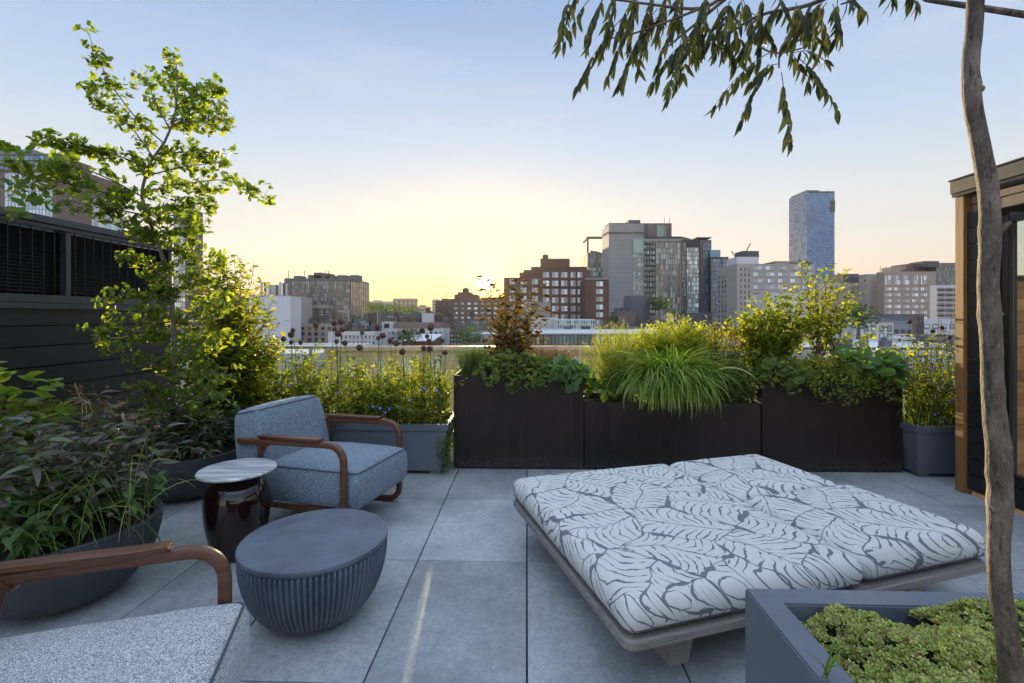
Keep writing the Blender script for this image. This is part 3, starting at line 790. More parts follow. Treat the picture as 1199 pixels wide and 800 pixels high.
def rdir(n, z=0.0, sp=1.0):
    a = rng.uniform(0, 2*np.pi, n); return np.stack([np.cos(a)*sp, np.sin(a)*sp, np.full(n, z)+rng.normal(0, .25, n)], -1)
def blades(B, az, L, arch, w, n=7, up=1.0, tw_=0.0):
    """arching strap blades: rise then fall. arch 0 = upright, 1 = hanging"""
    B = np.asarray(B, float); m = len(B); t_ = np.linspace(0, 1, n)[None]
    az = np.asarray(az); L = np.broadcast_to(L, (m,)); arch = np.broadcast_to(arch, (m,)); w = np.broadcast_to(w, (m,))
    ang = (R(86)-R(8)*rng.random(m)[:, None])-(arch[:, None]*R(165))*t_**1.15            # pitch of the blade along its length
    ds = L[:, None]/(n-1)
    h = np.cumsum(np.cos(ang)*ds, 1)-np.cos(ang[:, :1])*ds; z = np.cumsum(np.sin(ang)*ds*up, 1)-np.sin(ang[:, :1])*ds*up
    H = np.stack([np.cos(az), np.sin(az), np.zeros(m)], -1); Sd = np.stack([-np.sin(az), np.cos(az), rng.normal(0, .3, m)], -1)
    C = B[:, None]+h[..., None]*H[:, None]+z[..., None]*np.array([0, 0, 1.])
    prof = (np.sin(np.pi*np.clip(t_*.9+.1, 0, 1))**.6)*(w[:, None]/2); prof[:, -1] = .0004
    Vl = C-prof[..., None]*Sd[:, None]; Vr = C+prof[..., None]*Sd[:, None]
    V = np.stack([Vl, Vr], 2).reshape(-1, 3)
    base = (np.arange(m)*n*2)[:, None]; i = np.arange(n-1)[None]*2
    f = np.stack([base+i, base+i+1, base+i+3, base+i+2], -1).reshape(-1, 4)
    return (V, [f]), C
G = np.array
def inbox(n, x0, x1, y0, y1, z):                 # points on a planter's soil, terrace coordinates
    X = rng.uniform(x0, x1, n); Y = rng.uniform(y0, y1, n); c, s = math.cos(YAW), math.sin(YAW)
    return np.stack([X*c-Y*s, X*s+Y*c, np.full(n, z)], -1)

LM = {
 'ginkgo': leafmat('ginkgo_leaf', [(.08, .13, .03), (.12, .18, .035), (.22, .25, .035), (.07, .11, .028)], .52, tcol=(2.2, 2.15, .45)),
 'shrub': leafmat('shrub_leaf', [(.09, .15, .03), (.16, .22, .035), (.28, .30, .04), (.07, .11, .025)], .55, tcol=(2.4, 2.0, .35)),
 'lime': leafmat('lime_leaf', [(.14, .22, .04), (.20, .28, .05), (.09, .16, .035)], .4),
 'green': leafmat('green_leaf', [(.09, .15, .05), (.14, .20, .055), (.20, .25, .06), (.10, .14, .04)], .48),
 'dark': leafmat('dark_purple_leaf', [(.05, .075, .035), (.085, .055, .06), (.05, .09, .03), (.12, .10, .10), (.07, .11, .035)], .25, .38, spec=.5),
 'mid': leafmat('dark_green_leaf', [(.06, .115, .035), (.09, .15, .04), (.045, .08, .028)], .38),
 'grass': leafmat('grass_blade', [(.09, .18, .035), (.14, .24, .045), (.20, .30, .06), (.42, .46, .20), (.08, .17, .04), (.26, .33, .08)], .5, tcol=(2.1, 1.9, .5)),
 'gold': leafmat('feathery_leaf', [(.20, .27, .04), (.30, .33, .05), (.15, .22, .04)], .55, tcol=(2.4, 2.0, .4)),
 'rust': leafmat('rust_leaf', [(.12, .07, .03), (.11, .12, .035), (.16, .12, .035), (.09, .11, .03), (.13, .07, .035)], .45, tcol=(1.9, 1.6, .5)),
 'brown': leafmat('dry_blade', [(.13, .085, .05), (.18, .12, .06), (.09, .07, .04)], .4, tcol=(1.6, 1.3, .7)),
 'blue': leafmat('round_leaf', [(.09, .18, .08), (.12, .22, .09), (.16, .26, .08)], .4),
 'wine': leafmat('wine_leaf', [(.10, .035, .03), (.07, .05, .03), (.14, .05, .04)], .45, tcol=(1.8, 1.0, .6)),
 'sumac': leafmat('pinnate_leaf', [(.025, .042, .014), (.04, .055, .016), (.018, .03, .012), (.06, .06, .018)], .25),
}
SM = {
 'bark': pmat('grey_bark', (.20, .16, .13), (.10, .08, .065), 14, rough=.9, bump=.9, bscale=60),
 'trunk': None,
 'green': pmat('green_stem', (.06, .08, .03), (.04, .055, .025), 10, rough=.7),
 'red': pmat('reddish_stem', (.10, .045, .03), (.06, .035, .025), 10, rough=.7),
 'seed': pmat('dark_seed_head', (.07, .028, .022), (.13, .06, .04), 60, rough=.9, bump=.8, bscale=300),
 'seedp': pmat('pinkish_seed_head', (.17, .10, .09), (.08, .045, .04), 90, rough=.9, bump=.8, bscale=300),
 'violet': pmat('violet_petal', (.16, .09, .62), (.24, .13, .75), 30, rough=.7),
}

# ================================================================ ginkgo in the smaller bowl
def px_path(pts, d0, d1, rr=.0):
    n = len(pts); return [at(p[0], p[1], d0+(d1-d0)*i/(n-1)) for i, p in enumerate(pts)]
GD = 3.72
gk = thing('ginkgo_tree', 'slender young ginkgo tree with fan-shaped leaves in the bowl planter beside the fence', 'tree', BB+Vector((0, 0, .31)))
org = gk.location
def resample(pts, n):
    pts = [Vector(p) for p in pts]; Ls = [0]
    for a, b in zip(pts, pts[1:]): Ls.append(Ls[-1]+(b-a).length)
    out = []
    for i in range(n):
        s = Ls[-1]*i/(n-1); j = max(0, min(len(pts)-2, next((k for k in range(len(Ls)-1) if Ls[k+1] >= s), len(pts)-2)))
        f = (s-Ls[j])/max(1e-6, Ls[j+1]-Ls[j]); out.append(pts[j].lerp(pts[j+1], f))
    return out
trunk = px_path([(204, 528), (203, 490), (202, 450), (205, 400), (201, 345), (190, 300), (172, 250), (165, 228), (174, 192), (192, 168), (204, 141), (208, 110), (206, 72)], GD, GD-.05)
tr = resample(trunk, 40); rad = [.019*(1-i/39)**.8+.0035 for i in range(40)]
MB().tube([p-org for p in tr], rad, 8).build('trunk', SM['bark'], gk, smooth=True)
branches = [ # pixel polylines, depth at start and end, leaf count, leaf scale
 ([(192, 168), (160, 140), (130, 100), (112, 62), (104, 40)], 0, -.25, 120, .055, 13),
 ([(180, 185), (155, 150), (125, 125), (100, 100)], 0, -.35, 90, .055, 12),
 ([(198, 150), (180, 115), (170, 85)], 0, .2, 90, .055, 14),
 ([(206, 120), (202, 90), (205, 68)], 0, .1, 110, .055, 14),
 ([(206, 125), (232, 105), (258, 98)], 0, -.2, 120, .055, 15),
 ([(204, 142), (232, 130), (262, 118)], 0, .2, 90, .055, 13),
 ([(202, 146), (235, 142), (262, 142)], 0, -.2, 130, .055, 15),
 ([(184, 180), (222, 178), (266, 180)], 0, .15, 130, .055, 15),
 ([(176, 205), (215, 195), (262, 190)], 0, -.1, 90, .055, 13),
 ([(168, 225), (215, 215), (262, 210), (308, 226)], 0, -.25, 150, .055, 12),
 ([(170, 245), (215, 240), (255, 236)], 0, .2, 120, .055, 14),
 ([(176, 200), (140, 182), (90, 168), (32, 160)], 0, -.55, 190, .056, 11),
 ([(166, 230), (120, 205), (60, 188), (-5, 192)], -.1, -1.15, 130, .060, 13),
 ([(168, 238), (110, 222), (50, 208), (5, 232)], -.1, -1.2, 110, .060, 11),
 ([(170, 252), (135, 245), (105, 238), (60, 235)], -.1, -.9, 80, .058, 12),
 ([(180, 270), (150, 262), (128, 248)], 0, -.4, 90, .056, 13),
 ([(186, 285), (215, 270), (240, 262)], 0, .2, 110, .054, 16),
 ([(178, 262), (200, 255), (220, 262)], 0, -.1, 120, .054, 18),
 ([(200, 330), (165, 305), (140, 298)], 0, -.3, 90, .052, 13),
 ([(202, 352), (160, 345), (112, 350)], 0, -.4, 110, .050, 13),
 ([(204, 395), (150, 385), (106, 392)], 0, -.35, 120, .050, 13),
 ([(203, 372), (165, 365), (130, 372)], 0, -.2, 80, .050, 12),
 ([(203, 430), (170, 425), (130, 405)], 0, -.3, 100, .050, 13),
 ([(202, 455), (172, 455), (152, 462)], 0, -.35, 80, .048, 12),
 ([(202, 470), (185, 475), (168, 480)], 0, -.2, 60, .046, 12),
 ([(200, 345), (235, 320), (262, 300)], 0, -.15, 130, .050, 17),
 ([(196, 318), (220, 298), (238, 290)], 0, .1, 110, .050, 16),
 ([(203, 385), (240, 362), (278, 352)], 0, -.2, 130, .050, 16),
 ([(203, 415), (240, 400), (275, 398)], 0, -.3, 130, .050, 17),
 ([(203, 440), (235, 435), (270, 440)], 0, -.3, 120, .048, 16),
 ([(202, 465), (230, 465), (262, 462)], 0, -.3, 100, .048, 15),
 ([(202, 485), (222, 490), (245, 480)], 0, -.2, 70, .046, 14),
]
items = []; bt = []
for pts, da, db_, cnt, ls, spread in branches:
    P3 = px_path(pts, GD+da, GD+db_); P3 = resample(P3, 9)
    A = G([tuple(p) for p in P3])[None]
    bt.append(tubes(A, .0065, .0018, 5))
    k = int(cnt*1.9)
    p, tg, tt = along(A, k, .06, 1.0)
    sp_ = spread/F*GD*.70
    # leaves sit in little tufts on short spurs
    ntuft = max(6, k//7); ti = rng.integers(0, ntuft, k); tf = rng.integers(0, k, ntuft)
    offs = rng.normal(0, .55, (ntuft, 3))*sp_
    p = p[tf][ti]+offs[ti]*(.5+.5*(1-np.abs(tt[tf][ti]-.4)))[:, None]+rng.normal(0, .012, (k, 3))
    sq = p-offs[ti]
    d = rdir(k, -.15, .8)+offs[ti]/sp_*.5
    items.append(place(FAN, p, d, ls*rng.uniform(.65, 1.2, k), up=(0, -.6, .8), jit=.8))
    spur = np.stack([p[:ntuft]-offs[ti[:ntuft]], p[:ntuft]], 1) if ntuft <= k else None
    if spur is not None: bt.append(tubes(spur, .0018, .001, 3))
leafobj('branches', bt, SM['bark'], gk, org)
leafobj('foliage', items, LM['ginkgo'], gk, org)

# ================================================================ generic leafy plants
def leafy(name, label, cat, B, T, tmpl, leafm, stemm, per, size, t0=.2, r=.003, bow=.2, lean=.5, spread=.0, dz=.2, up=None, group=None, wig=.025, fol='foliage', org=None, cap=None, jit=.4, fwd=.5, s_rng=(.55, 1.1), tip=0):
    B = np.asarray(B, float); T = np.asarray(T, float)
    org = B.mean(0) if org is None else np.array(org)
    o = thing(name, label, cat, org, 0, group)
    P = paths(B, T, bow, 8, lean, wig)
    leafobj('stems', [tubes(P, r, r*.35, 4 if r > .004 else 3)], stemm, o, org)
    p, tg, tt = along(P, per, t0, 1.0)
    d = rdir(len(p), dz, 1)+tg*fwd
    if spread: p = p+rng.normal(0, spread, p.shape)
    it = [place(tmpl, p, d, size*rng.uniform(*s_rng, len(p))*(1.1-.4*tt), up=up, jit=jit)]
    if tip:
        q = np.repeat(P[:, -1], tip, 0); it.append(place(tmpl, q, rdir(len(q), .7, 1), size*rng.uniform(.5, .9, len(q)), jit=jit))
    leafobj(fol, it, leafm, o, org)
    return o, P, org
def tips(n, cx, cy, rx, ry, z0, z1, dome=.5):
    """points in an uneven dome: higher in the middle"""
    a = rng.uniform(0, 2*np.pi, n); q = np.sqrt(rng.random(n)); X = cx+rx*q*np.cos(a); Y = cy+ry*q*np.sin(a)
    Z = z0+(z1-z0)*(1-dome*q**2)*rng.uniform(.55, 1.0, n)
    return np.stack([X, Y, Z], -1)

# big rounded shrub behind the ginkgo
n = 150
c0 = at(268, 420, 4.45)
B = np.stack([rng.normal(c0.x+.05, .06, n), rng.normal(4.5, .05, n), np.full(n, .1)], -1)
a = rng.uniform(0, 2*np.pi, n); ph = np.arccos(rng.uniform(-.75, 1, n)); q = rng.uniform(.5, 1.0, n)**.5
T = np.stack([c0.x-.02+.53*q*np.sin(ph)*np.cos(a), 4.42+.34*q*np.sin(ph)*np.sin(a), 1.12+.88*q*np.cos(ph)], -1)
leafy('leafy_shrub', 'dense rounded shrub with glowing yellow-green pointed leaves, between the ginkgo and the skyline', 'shrub', B, T, OVATE, LM['shrub'], SM['bark'], 64, .086, t0=.32, r=.006, spread=.035, lean=.8, bow=.6, dz=.1, jit=.5)

# plants round the foot of the ginkgo
n = 80; B = tips(n, BB.x, BB.y-.05, .28, .26, .32, .33, 0); T = tips(n, BB.x+.05, BB.y-.1, .46, .40, .34, .80, .8)
leafy('purple_coral_bell', 'dark leafy perennials filling the smaller bowl under the ginkgo', 'plant', B, T, LONG, LM['dark'], SM['red'], 16, .105, t0=.35, spread=.02, dz=.1)
n = 36; B = tips(n, BB.x-.25, BB.y-.35, .25, .2, .3, .31, 0); T = tips(n, BB.x-.35, BB.y-.4, .45, .3, .5, 1.0, .4)
leafy('astilbe', 'airy plant with rusty brown seed plumes against the dark fence', 'plant', B, T, LANCE, LM['rust'], SM['red'], 26, .035, t0=.72, spread=.015)

# ================================================================ left bowl
zb = .33
n = 46; B = tips(n, BA.x, BA.y, .31, .31, zb-.02, zb, 0); T = tips(n, BA.x-.03, BA.y-.0, .46, .46, .45, 1.02, .55)
leafy('dark_beardtongue', 'dark purple-leaved perennial filling the big left bowl, leaves arching over the rim', 'plant', B, T, LONG, LM['dark'], SM['red'], 22, .108, t0=.25, r=.003, spread=.02, dz=.15, tip=3)
n = 42; B = tips(n, BA.x+.02, BA.y-.02, .30, .30, zb-.02, zb, 0); T = tips(n, BA.x+.04, BA.y-.04, .44, .42, .40, .62, .5)
leafy('green_perennial', 'low dark green strap-leaved plant skirting the rim of the big left bowl', 'plant', B, T, LONG, LM['mid'], SM['green'], 22, .14, t0=.3, spread=.02, dz=.0, tip=3)
# bright green hydrangea behind it
n = 22; hc = at(22, 560, 2.75)
B = np.stack([rng.normal(hc.x, .07, n), rng.normal(2.75, .07, n), np.full(n, .35)], -1)
T = tips(n, hc.x+.0, 2.70, .26, .26, .50, 1.12, .35)
leafy('hydrangea', 'bright green broad-leaved shrub at the far left, lit from behind', 'shrub', B, T, OVATE, LM['lime'], SM['green'], 13, .14, t0=.35, r=.004, spread=.015, dz=.2, tip=4, s_rng=(.6, 1.1))
# grass strands among the leaves
n = 60; B = tips(n, BA.x+.1, BA.y-.1, .3, .3, zb, zb+.01, 0)
(o_, C_) = blades(B, rng.uniform(0, 6.28, n), rng.uniform(.35, .62, n), rng.uniform(.25, .75, n), .0036, 9)
go = thing('grass_tuft', 'thin arching grass strands rising out of the big left bowl', 'grass', BA+Vector((0, 0, zb)))
leafobj('blades', [o_], LM['grass'], go, go.location)

# seed heads: one thing each (stem + head)
def seedhead(name, label, p, h, rad, lean, hm, group, sm='green', sc=(1, 1, 1)):
    o = thing(name, label, 'seed head', p, 0, group)
    pts = [(lean[0]*(t_**1.6), lean[1]*(t_**1.6), h*t_) for t_ in (0, .2, .4, .6, .8, 1)]
    MB().tube(pts, [.003, .003, .0028, .0025, .0022, .002], 5).build('stem', SM[sm], o, smooth=True)
    bm = bmesh.new(); bmesh.ops.create_icosphere(bm, subdivisions=3, radius=rad)
    for v in bm.verts:
        f = 1+.16*noise.noise(v.co*400+Vector((h*9, 0, 0)))+(.13 if random.random() < .3 else 0)
        v.co = Vector((v.co.x*f*sc[0], v.co.y*f*sc[1], v.co.z*f*sc[2]))
    me = bpy.data.meshes.new('head'); bm.to_mesh(me); bm.free()
    link('head', me, SM[hm], o, loc=pts[-1])
    return o
# pinkish scabious-like heads in the left bowl (photo positions)
pos = [(129, 603), (167, 545), (96, 470), (91, 586), (138, 508), (170, 492), (183, 500), (52, 527), (37, 632), (70, 548), (150, 600), (110, 548)]
for i, (x, y) in enumerate(pos):
    d = 2.05+.35*((i*37) % 10)/10; p = at(x, y, d); l = ((i*53 % 10)/10-.5)*.2
    b0 = Vector((p.x-l*1.3-.06, d+.1, zb)); 
    seedhead('seed_head', 'small pinkish-brown round seed head on a wiry stem over the left bowl', b0, p.z-zb, .0105, (p.x-b0.x, p.y-b0.y), 'seedp', 'wiry seed heads over the left bowl', sc=(1, 1, .7))
# rusty plume heads (upper left)
pl = thing('rusty_plume', 'cluster of dry rusty flower plumes on dark stems above the left bowl', 'plant', BA+Vector((0, .1, zb)))
n = 16; ptz = [(128, 478), (55, 480), (110, 488), (95, 482), (64, 500), (105, 475), (118, 492), (142, 470), (45, 470), (70, 492), (122, 470), (100, 497), (88, 476), (132, 490), (60, 488), (112, 480)]
T = G([tuple(at(x, y, 2.3+.3*random.random())) for x, y in ptz]); B = T*G([[.2, .2, 0]])+G([[BA.x*.8, BA.y*.8, zb]])
P = paths(B, T, .2, 8, .4, .02)
leafobj('stems', [tubes(P, .0025, .0012)], SM['red'], pl, pl.location)
p, tg, tt = along(P, 34, .95, 1.0); p += rng.normal(0, .010, p.shape)
for k in range(n):
    q = p[k*34:(k+1)*34]; leafobj('plume', [place(SMALL, q, rdir(len(q), .3), rng.uniform(.008, .016, len(q)))], LM['rust'], pl, pl.location)

# ================================================================ flowering bed in the tapered planters
def perennial(label, x0, x1, y0, y1, z, zt, n, lm, per, size, tmpl=OVATE, over=.1, name='perennial', **kw):
    B = inbox(n, x0, x1, y0, y1, z); T = B.copy()
    T[:, 0] += rng.normal(0, over, n); T[:, 1] += rng.normal(0, over*.9, n); T[:, 2] = z+(zt-z)*rng.uniform(.35, 1, n)**.8
    return leafy(name, label, 'plant', B, T, tmpl, lm, kw.pop('sm', SM['green']), per, size, org=B.mean(0), **kw)
perennial('thicket of thin yellow-green perennials in the grey planter beside the tall black box', -1.78, -.72, 4.12, 4.50, .40, 1.02, 130, LM['shrub'], 34, .062, t0=.12, over=.20, spread=.012)
perennial('thicket of yellow-green perennials behind the armchair back', -3.0, -1.8, 4.14, 4.52, .40, 1.16, 150, LM['shrub'], 38, .066, t0=.12, over=.20, spread=.012)
perennial('sprawling fine-leaved catmint trailing over the front of the grey planter behind the armchair', -1.75, -.80, 4.08, 4.2, .42, .66, 110, LM['shrub'], 22, .034, t0=.1, over=.12, spread=.012, tmpl=SMALL)
perennial('dark shadowy foliage mass low behind the armchair, left of the grey planters', -3.0, -1.75, 3.86, 4.1, .05, .66, 150, LM['mid'], 24, .075, tmpl=OVATE, t0=.3, over=.14, spread=.02)
n = 280; B = inbox(n, -.80, -.745, 4.12, 4.3, .42); T = B+G([[.07, -.06, -.02]])+rng.normal(0, .045, B.shape)*G([[.6, 1, 1]])+rng.random((n, 1))*G([[0, 0, -.36]])  # plant added in the gap to thin the sun streak on the floor
leafy('added_catmint', 'added small-leaved trailing plant breaking up the sunlight between the grey planter and the tall black box', 'plant', B, T, SMALL, LM['green'], SM['green'], 12, .035, t0=.2, spread=.012)
# upright straw grass among them
for (lab, x0, x1, nb) in (('upright thin green-gold grass in the planter beside the tall black box', -1.35, -.75, 150), ('upright thin straw grass rising behind the armchair', -2.7, -1.5, 130)):
    B = inbox(nb, x0, x1, 4.2, 4.5, .40); it, C_ = blades(B, rng.uniform(0, 6.28, nb), rng.uniform(.4, .72, nb), rng.uniform(.04, .3, nb), .006, 7)
    g_ = thing('feather_grass', lab, 'grass', B.mean(0)); leafobj('blades', [it], LM['gold'] if x0 > -2 else LM['green'], g_, B.mean(0))
# dark allium heads, each its own stalk (photo positions, in two depths)
al = [(343, 387), (332, 397), (341, 392), (341, 401), (391, 379), (399, 377), (392, 386), (401, 386), (396, 391), (394, 400), (404, 402), (370, 381), (424, 390), (442, 384), (448, 393), (443, 396), (457, 399), (464, 402), (473, 388), (494, 387), (504, 384), (502, 399), (496, 408), (503, 409), (518, 399), (521, 413), (471, 412), (500, 394), (505, 382), (421, 407), (352, 401)]
for i, (x, y) in enumerate(al):
    d = 4.22+.25*((i*29) % 10)/10; p = at(x, y, d); l = ((i*47 % 10)/10-.5)*.12
    seedhead('dried_allium', 'dark round dried allium head on a thin stalk above the grey planters', Vector((p.x-l, d, .40)), p.z-.40, .019+.004*((i*7) % 3), (l, 0), 'seed', 'dried allium heads above the left planters')
# violet blooms
def bloom(x, y, d, s, label, group):
    p = at(x, y, d); o = thing('violet_flower', label, 'flower', p, 0, group)
    n = 5; V = [(0, 0, .0)]; 
    pts = []; 
    mb = MB()
    for k in range(n):
        a = 2*math.pi*k/n
        Mx = Matrix.Rotation(R(70), 4, 'X') @ Matrix.Rotation(a, 4, 'Z')
        vs = [Mx @ Vector(q) for q in ((0, 0, 0), (.5*s, .35*s, .1*s), (1.05*s, 0, .25*s), (.5*s, -.35*s, .1*s))]
        mb.add(vs, [(0, 1, 2, 3)])
    mb.build('petals', SM['violet'], o)
    MB().tube([(0, 0, -.002), (.01, .02, -.06), (.015, .03, -.16)], .0012, 4).build('stem', SM['green'], o)
for (x, y) in [(338, 451), (451, 483), (445, 478), (456, 479), (467, 477), (497, 455), (397, 460), (437, 476), (511, 457), (480, 468)]:
    bloom(x, y, 4.02+.05*random.random(), .014, 'tiny violet flower among the perennials behind the armchair', 'violet flowers left')
# white daisy-like leaf cluster is part of foliage; corner planter flowers
for (x, y) in [(1094, 485), (1103, 493), (1112, 470)]:
    bloom(x, y, 4.05, .013, 'tiny violet flower over the corner planter beside the cabin', 'violet flowers by the cabin')

# ================================================================ tall black box (left): rusty airy shrub, mounds
n = 52; cA = at(590, 430, 4.5); B = np.stack([rng.normal(cA.x+.02, .05, n), rng.normal(4.52, .05, n), np.full(n, .79)], -1)
tp = [(560, 325), (575, 335), (585, 350), (600, 340), (612, 330), (622, 345), (635, 335), (640, 348), (570, 365), (590, 375), (605, 362), (620, 368), (632, 372), (578, 390), (565, 400), (600, 395), (615, 390), (640, 365), (555, 415), (588, 405), (610, 410), (625, 395), (606, 352), (594, 360), (600, 330), (615, 380)]
tp = tp+[(x+random.uniform(-9, 9), y+random.uniform(4, 22)) for x, y in tp]
T = G([tuple(at(x+2, y, 4.42+.24*random.random())) for x, y in tp])
leafy('smoke_bush', 'airy shrub with rusty bronze leaves standing against the sun in the tall black box', 'shrub', B, T, OVATE, LM['rust'], SM['red'], 40, .066, t0=.3, r=.004, bow=.3, lean=.4, spread=.042, dz=.2, tip=14)
def mound(name, label, cx, cy, rx, ry, z0, z1, n, tmpl, lm, size, org=None, sm=None):
    """dome of overlapping leaves; cx, cy in terrace coordinates"""
    c = tw(cx, cy); a = rng.uniform(0, 2*np.pi, n); q = np.sqrt(rng.random(n)); 
    X = c.x+rx*q*np.cos(a); Y = c.y+ry*q*np.sin(a); bump_ = np.array([noise.noise(Vector((x*7, y*7, z0*3))) for x, y in zip(X, Y)])
    Z = z0+(z1-z0)*(np.sqrt(np.maximum(0, 1-q**2*.95))*rng.uniform(.55, 1, n)+.35*bump_)-np.where(Y < tw(cx, 4.24).y-.0, (tw(cx, 4.24).y-Y)*1.0, 0)
    P_ = np.stack([X, Y, Z], -1); o = thing(name, label, 'plant', (c.x, c.y, z0))
    out = np.stack([np.cos(a)*q, np.sin(a)*q, np.full(n, .1)], -1)+rng.normal(0, .5, (n, 3))
    k = n//5; bs = np.stack([c.x+(X[:k]-c.x)*.3, c.y+(Y[:k]-c.y)*.3+.03, np.full(k, z0-.03)], -1)
    leafobj('stems', [tubes(paths(bs, P_[:k], .3, 5, .4, .01), .0018, .001)], sm or SM['green'], o, (c.x, c.y, z0))
    upv = unit(np.stack([np.cos(a)*q*.8, np.sin(a)*q*.8-.35, np.full(n, .8)], -1))
    leafobj('foliage', [place(tmpl, P_, out, size*rng.uniform(.55, 1.1, n), up=upv, jit=.35)], lm, o, (c.x, c.y, z0))
    return o
mound('lady_mantle', 'low scalloped green-bronze leaf mound spilling over the front of the tall black box', -.10, 4.36, .36, .24, .80, 1.02, 950, ROUND, LM['green'], .056)
mound('geranium', 'mound of rounded green leaves on the right end of the tall black box', .33, 4.36, .20, .20, .80, .93, 300, ROUND, LM['blue'], .085)
nb = 900; B = inbox(nb, -.60, -.34, 4.35, 4.6, .78); it, C_ = blades(B, rng.uniform(0, 6.28, nb), rng.uniform(.18, .36, nb), rng.uniform(.05, .3, nb), .0035, 6)
g_ = thing('sedge_clump', 'dark narrow upright sedge clump at the left end of the tall black box', 'grass', B.mean(0)); leafobj('blades', [it], LM['mid'], g_, B.mean(0))
nb = 900; B = inbox(nb, .06, .40, 4.5, 4.7, .78); it, C_ = blades(B, rng.uniform(0, 6.28, nb), rng.uniform(.18, .38, nb), rng.uniform(.1, .45, nb), .003, 6)
g_ = thing('bronze_grass', 'soft bronze hair-fine grass between the two leaf mounds of the tall black box', 'grass', B.mean(0)); leafobj('blades', [it], LM['brown'], g_, B.mean(0))

# ================================================================ low wide box: feathery gold clump, cascading grass, wine and green
n = 340; c = tw(.84, 4.52); B = np.stack([rng.normal(c.x, .09, n), rng.normal(c.y, .06, n), np.full(n, .55)], -1)
T = tips(n, c.x, c.y, .36, .24, .66, 1.36, .4)
leafy('feathery_clump', 'fluffy thread-leaved yellow-green clump at the left end of the low wide box', 'plant', B, T, leaf_tmpl([(0, 0), (.4, .03), (1, 0)], .1, .2), LM['gold'], SM['green'], 60, .06, t0=.3, r=.0016, spread=.01, fwd=1.2, dz=.3)
n = 260; c = tw(1.45, 4.60); B = np.stack([rng.normal(c.x, .22, n), rng.normal(c.y, .07, n), np.full(n, .55)], -1)
T = tips(n, c.x, c.y-.02, .56, .20, .85, 1.40, .4)
leafy('goldenrod', 'upright bright yellow-green plant rising behind the cascading grass', 'plant', B, T, LANCE, LM['gold'], SM['green'], 56, .066, t0=.4, r=.002, spread=.01, fwd=1.0, dz=.3)
nb = 2000; c = tw(1.27, 4.36)
th = rng.uniform(0, 2*np.pi, nb); fr_ = rng.random(nb) < .72
th = np.where(fr_, rng.normal(-math.pi/2, .95, nb), th)
B = np.stack([rng.normal(c.x, .11, nb), rng.normal(c.y, .04, nb), rng.uniform(.58, .72, nb)], -1)
it, C_ = blades(B, th, rng.uniform(.28, .72, nb), rng.uniform(.40, 1.12, nb), rng.uniform(.009, .016, nb), 10)
g_ = thing('hakone_grass', 'cascading striped green grass spilling over the front of the low wide box', 'grass', (c.x, c.y, .58)); leafobj('blades', [it], LM['grass'], g_, (c.x, c.y, .58))
mound('heart_leaf_plant', 'glowing yellow heart-shaped leaves low at the left end of the low wide box', .64, 4.42, .15, .14, .60, .80, 120, ROUND, LM['lime'], .085)
perennial('wiry plant with dark red leaves and tips in front of the pale office building', 1.66, 2.0, 4.4, 4.7, .55, 1.34, 70, LM['wine'], 26, .03, tmpl=SMALL, t0=.4, over=.07, spread=.015, sm=SM['red'], name='wine_perennial')
perennial('bushy mid-green plant at the right end of the low wide box', 1.62, 2.03, 4.34, 4.6, .55, 1.08, 170, LM['green'], 40, .042, t0=.15, over=.09, spread=.015, name='bushy_perennial')

# ================================================================ right black box
n = 80; c = tw(2.28, 4.58); B = np.stack([rng.normal(c.x, .10, n), rng.normal(c.y, .06, n), np.full(n, .74)], -1)
T = tips(n, c.x+.03, c.y, .42, .22, .95, 1.66, .5)
leafy('bright_shrub', 'yellow-green upright shrub at the left end of the right black box', 'shrub', B, T, OVATE, LM['shrub'], SM['green'], 56, .066, t0=.2, r=.003, spread=.02, fwd=.9, dz=.3, tip=5)
n = 34; c = tw(2.78, 4.60); B = np.stack([rng.normal(c.x, .06, n), rng.normal(c.y, .05, n), np.full(n, .74)], -1)
tp = [(935, 322), (945, 312), (955, 335), (962, 318), (975, 330), (985, 322), (1000, 335), (1008, 345), (950, 350), (968, 345), (990, 350), (1000, 362), (940, 345), (960, 365), (980, 362), (1012, 330), (930, 335), (975, 312), (1005, 380), (945, 375), (1020, 395), (925, 360), (985, 340), (968, 330), (955, 325), (992, 318), (938, 310), (1035, 385), (918, 350), (962, 356), (978, 372), (1000, 356), (948, 362), (1012, 368)]
T = G([tuple(at(x, y, 4.40+.3*random.random())) for x, y in tp])
leafy('serviceberry', 'tall loose multi-stemmed shrub in the middle of the right black box', 'shrub', B, T, OVATE, LM['shrub'], SM['red'], 34, .072, t0=.4, r=.005, bow=.3, lean=.6, spread=.018, fwd=.6, dz=.3, tip=4)
mound('lady_mantle', 'frothy yellow-green mound hanging over the middle of the right black box', 2.66, 4.34, .42, .26, .76, 1.00, 3200, SMALL, LM['shrub'], .034)
mound('dark_lady_mantle', 'darker green scalloped mound over the left front corner of the right black box', 2.27, 4.36, .24, .22, .76, .98, 420, ROUND, LM['green'], .062)
mound('rodgersia', 'large blue-green rounded leaves on the right end of the right black box', 3.05, 4.38, .22, .20, .78, 1.06, 130, ROUND, LM['blue'], .13)
mound('trailing_geranium', 'small lobed leaves trailing over the right front corner of the right black box', 3.08, 4.34, .22, .20, .72, .92, 500, ROUND, LM['green'], .045)
nb = 26; B = inbox(nb, 3.15, 3.25, 4.3, 4.4, .74); it, C_ = blades(B, rng.uniform(2.4, 5.2, nb), rng.uniform(.2, .4, nb), rng.uniform(.6, .9, nb), .004, 8)
g_ = thing('grass_tuft', 'a few thin arching grass blades at the right end of the right black box', 'grass', B.mean(0)); leafobj('blades', [it], LM['grass'], g_, B.mean(0))

